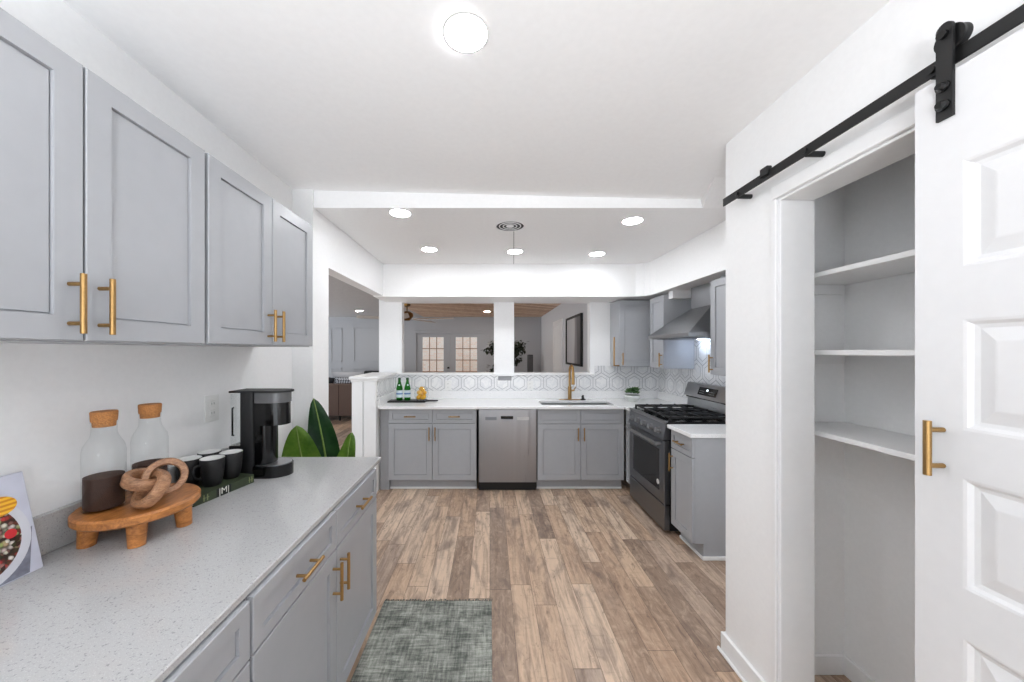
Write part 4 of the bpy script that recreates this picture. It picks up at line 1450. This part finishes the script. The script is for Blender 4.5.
# succulent in a small bowl near the corner
sx, sy = 1.665, 4.10
su = thing('potted_succulent', 'small green succulent in a pale bowl near the counter corner', 'plant', (sx, sy, ZK))
MB().lathe([(0, 0), (0.045, 0), (0.078, 0.03), (0.088, 0.06), (0.082, 0.075), (0.078, 0.074), (0.083, 0.06), (0.073, 0.033), (0.04, 0.006), (0, 0.006)], seg=36).build('bowl', plain('pale_ceramic', (208, 211, 206), 0.3), su, 40)
MB().lathe([(0, 0.05), (0.078, 0.05), (0.078, 0.058), (0, 0.062)], seg=24).build('soil', plain('gravel', (170, 164, 150), 0.9, vary=0.3, scale=150), su, 40)
for kx, ky, kr, kz in ((-0.045, -0.02, 0.05, 0.085), (0.03, -0.035, 0.045, 0.08), (0.045, 0.02, 0.055, 0.11), (-0.01, 0.035, 0.05, 0.1), (-0.005, -0.01, 0.04, 0.105)):
    m = MB()
    for ring_n, (cnt, el, ln) in enumerate(((9, 0.25, 1.0), (7, 0.7, 0.85), (5, 1.15, 0.6))):
        for k in range(cnt):
            a = 2 * pi * k / cnt + ring_n * 0.4
            T = Matrix.Translation((kx, ky, kz + 0.02)) @ Matrix.Rotation(a, 4, 'Z') @ Matrix.Rotation(-el, 4, 'Y')
            L = kr * ln * 1.15
            q0 = len(m.bm.verts)
            m.bm.verts.ensure_lookup_table()
            pts = [(0, 0, 0), (L * 0.55, L * 0.28, 0.004), (L, 0, 0.006), (L * 0.55, -L * 0.28, 0.004), (L * 0.5, 0, -0.012), (L * 0.5, 0, 0.012)]
            m.poly([T @ Vector(p) for p in pts], [(0, 1, 5), (1, 2, 5), (2, 3, 5), (3, 0, 5), (1, 0, 4), (2, 1, 4), (3, 2, 4), (0, 3, 4)])
    m.build('rosette', M['succulent'], su, 60)

# ------------------------------------------------------------------ rug
rug = thing('runner_rug', 'grey-green distressed runner rug on the floor by the coffee counter', 'rug', (-0.31, 1.30, 0))
MB().box(-0.325, 0.32, -0.95, 0.80, 0.0005, 0.009, 0.003).build('pile', M['rug'], rug)
m = MB()
for k in range(92):
    x = -0.322 + 0.641 * k / 91
    ln = random.uniform(0.014, 0.026)
    dx = random.uniform(-0.006, 0.006)
    m.tube([(x, 0.798, 0.006), (x + dx * 0.5, 0.798 + ln * 0.6, 0.006), (x + dx, 0.798 + ln, 0.003)], 0.0022, 5)
m.build('fringe', plain('fringe_yarn', (92, 96, 90), 0.95, vary=0.3, scale=60), rug)

# ------------------------------------------------------------------ living room things
sf = thing('sofa', 'brown upholstered sofa seen from behind through the passage', 'sofa', (-3.6, 7.5, 0))
sfm = M['sofa']
MB().box(-1.1, 0.72, 0, 0.16, 0.10, 0.79, 0.03, 2).build('backrest', sfm, sf, 40)
MB().box(-1.1, 0.72, 0.161, 0.85, 0.10, 0.42, 0.03, 2).build('seat_base', sfm, sf, 40)
for x in (-1.1, 0.55):
    MB().box(x + 0.001, x + 0.169, 0.165, 0.84, 0.40, 0.62, 0.03, 2).build('arm', sfm, sf, 40)
for x in (-1.0, 0.36, 0.66):
    for y in (0.05, 0.78):
        MB().cyl((x, y, 0), (x, y, 0.11), 0.018, 12, 0.025).build('leg', M['black'], sf, 40)
MB().box(0.352, 0.362, -0.006, 0.004, 0.12, 0.77).build('seam', plain('seam_brown', (60, 44, 38), 0.9), sf)


def pillow(label, loc, rot, w, h, mt, group='throw pillows on the sofa'):
    m = MB()
    n = 10
    vs = {}
    for sgn in (1, -1):
        for i in range(n + 1):
            for j in range(n + 1):
                u, v = i / n * 2 - 1, j / n * 2 - 1
                edge = i in (0, n) or j in (0, n)
                th = 0.07 * ((1 - u * u) * (1 - v * v)) ** 0.45
                key = (i, j, 0 if edge else sgn)
                if key not in vs:
                    pin = 1 - 0.06 * (1 - abs(u * v))
                    vs[key] = m.bm.verts.new((u * w / 2 * pin, sgn * th if not edge else 0, v * h / 2 * pin))
        for i in range(n):
            for j in range(n):
                f = [vs[(a, b, 0 if a in (0, n) or b in (0, n) else sgn)] for a, b in ((i, j), (i + 1, j), (i + 1, j + 1), (i, j + 1))]
                m.bm.faces.new(f)
    o = m.build('throw_pillow', mt, None, 60)
    o.location = loc
    o.rotation_euler = rot
    return tag(o, label, 'pillow', group)


def check_mat():
    t = NT('patterned_pillow')
    ck = t.n('ShaderNodeTexChecker')
    ck.inputs['Scale'].default_value = 26
    ck.inputs['Color1'].default_value = lin(60, 62, 68)
    ck.inputs['Color2'].default_value = lin(190, 192, 198)
    t.l(t.coord((1, 1, 1), rot=(0, radians(45), 0)), ck.inputs['Vector'])
    t.set(Base_Color=ck.outputs[0], Roughness=0.9)
    return t.m


pillow('grey and white checked pillow standing up behind the sofa back', (-3.22, 7.78, 0.72), (radians(-12), 0, 0), 0.48, 0.40, check_mat())
pillow('plain dark pillow beside the checked one on the sofa', (-3.74, 7.80, 0.72), (radians(-12), radians(10), 0), 0.46, 0.44, plain('dark_pillow', (40, 40, 44), 0.9))
pillow('pale grey cushion leaning behind the checked pillow', (-3.30, 8.02, 0.78), (radians(-8), 0, 0), 0.7, 0.48, plain('pale_cushion', (188, 188, 192), 0.9))
ac = thing('armchair', 'black leather armchair partly hidden behind the half wall cap', 'armchair', (-2.95, 8.85, 0))
MB().box(-0.36, 0.6, 0.3, 0.45, 0.12, 0.98, 0.04, 2).build('backrest', M['blackmat'], ac, 40)
MB().box(-0.22, 0.46, -0.35, 0.3, 0.12, 0.45, 0.04, 2).build('seat', M['blackmat'], ac, 40)
for x in (-0.36, 0.46):
    MB().box(x, x + 0.14, -0.35, 0.32, 0.12, 0.90, 0.04, 2).build('arm', M['blackmat'], ac, 40)
for x in (-0.3, 0.54):
    for y in (-0.3, 0.4):
        MB().cyl((x, y, 0), (x, y, 0.13), 0.02).build('leg', M['black'], ac, 40)

fan = thing('ceiling_fan', 'bronze ceiling fan with pale blades under the wood plank ceiling', 'fan', (-1.66, 7.0, 2.44))
bz = plain('aged_bronze', (132, 100, 62), 0.35, 1.0, vary=0.15)
MB().lathe([(0, 0), (0.07, 0), (0.065, -0.04), (0.02, -0.06), (0, -0.06)], seg=24).build('ceiling_plate', bz, fan, 40)
MB().cyl((0, 0, -0.05), (0, 0, -0.15), 0.013).build('downrod', bz, fan, 40)
MB().lathe([(0, -0.14), (0.06, -0.15), (0.12, -0.19), (0.125, -0.25), (0.09, -0.29), (0.06, -0.33), (0, -0.34)], seg=32).build('motor', bz, fan, 40)
for k in range(5):
    a = radians(-8 + 72 * k)
    m = MB().box(0.11, 0.2, -0.02, 0.02, -0.292, -0.284)
    m.prism([(0.16, -0.05), (0.30, -0.065), (0.92, -0.075), (0.95, -0.04), (0.95, 0.04), (0.92, 0.075), (0.30, 0.065), (0.16, 0.05)], 0.008, Matrix.Translation((0, 0, -0.30)) @ Matrix.Rotation(radians(14), 4, 'X'))
    m.xform(m.bm.verts[:], Matrix.Rotation(a, 4, 'Z'))
    m.build('blade', plain('pale_fan_blade', (222, 220, 216), 0.45), fan)

pic = thing('framed_picture', 'large black-framed abstract grey picture on the living room right wall', 'picture', (0, 0, 0))
PY0, PY1, PZ0, PZ1 = 5.38, 6.45, 1.26, 2.09
m = MB()
for a in ((PY0, PY1, PZ0, PZ0 + 0.035), (PY0, PY1, PZ1 - 0.035, PZ1), (PY0, PY0 + 0.035, PZ0 + 0.035, PZ1 - 0.035), (PY1 - 0.035, PY1, PZ0 + 0.035, PZ1 - 0.035)):
    m.box(1.392, 1.43, a[0], a[1], a[2], a[3], 0.002)
m.build('frame', M['black'], pic)
MB().box(1.41, 1.43, PY0 + 0.034, PY1 - 0.034, PZ0 + 0.034, PZ1 - 0.034).build('canvas', M['canvas'], pic)

tre = thing('ficus_tree', 'dark green indoor tree standing behind the pass-through post', 'plant', (0.36, 8.0, 0))
MB().lathe([(0, 0), (0.14, 0), (0.18, 0.32), (0.165, 0.32), (0.15, 0.28), (0, 0.28)], seg=28).build('pot', M['blackmat'], tre, 40)
m = MB().tube([(0, 0, 0.27), (0.03, 0.02, 0.7), (-0.02, 0, 1.1), (0.02, 0, 1.5)], 0, 10, True, [0.03, 0.026, 0.022, 0.012])
br_pts = []
for k in range(16):
    a = random.uniform(0, 2 * pi)
    z0 = random.uniform(0.95, 1.5)
    L = random.uniform(0.2, 0.46)
    e = (L * cos(a), L * sin(a), z0 + random.uniform(0.0, 0.32))
    m.tube([(0, 0, z0), (e[0] * 0.5, e[1] * 0.5, z0 + 0.12), e], 0, 6, True, [0.009, 0.006, 0.003])
    br_pts.append(((0, 0, z0), e))
m.build('trunk', M['bark'], tre, 60)
m = MB()
for s0, e in br_pts:
    for k in range(85):
        t = random.uniform(0.35, 1.1)
        p = Vector(s0).lerp(Vector(e), t) + Vector((random.gauss(0, 0.05), random.gauss(0, 0.05), random.gauss(0, 0.05) + 0.04))
        L = random.uniform(0.08, 0.125)
        T = Matrix.Translation(p) @ Matrix.Rotation(random.uniform(0, 2 * pi), 4, 'Z') @ Matrix.Rotation(random.uniform(-0.4, 1.3), 4, 'Y')
        m.poly([T @ Vector(q) for q in ((0, 0, 0), (L * 0.5, L * 0.28, 0.006), (L, 0, -0.006), (L * 0.5, -L * 0.28, 0.006))], [(0, 1, 2, 3)])
m.build('foliage', M['treeleaf'], tre, recalc=False)

sp_ = thing('tower_speaker', 'tall slim dark speaker by the far wall right of the tree', 'speaker', (1.12, 9.35, 0))
MB().box(-0.11, 0.02, -0.1, 0.15, 0.02, 1.40, 0.01).build('body', plain('charcoal', (62, 62, 64), 0.6), sp_)
MB().box(-0.10, 0.01, -0.108, -0.1, 0.4, 1.38, 0.004).build('grille', plain('grille_grey', (86, 86, 88), 0.9, vary=0.3, scale=300), sp_)
MB().box(-0.13, 0.04, -0.12, 0.17, 0, 0.02, 0.004).build('base', M['black'], sp_)
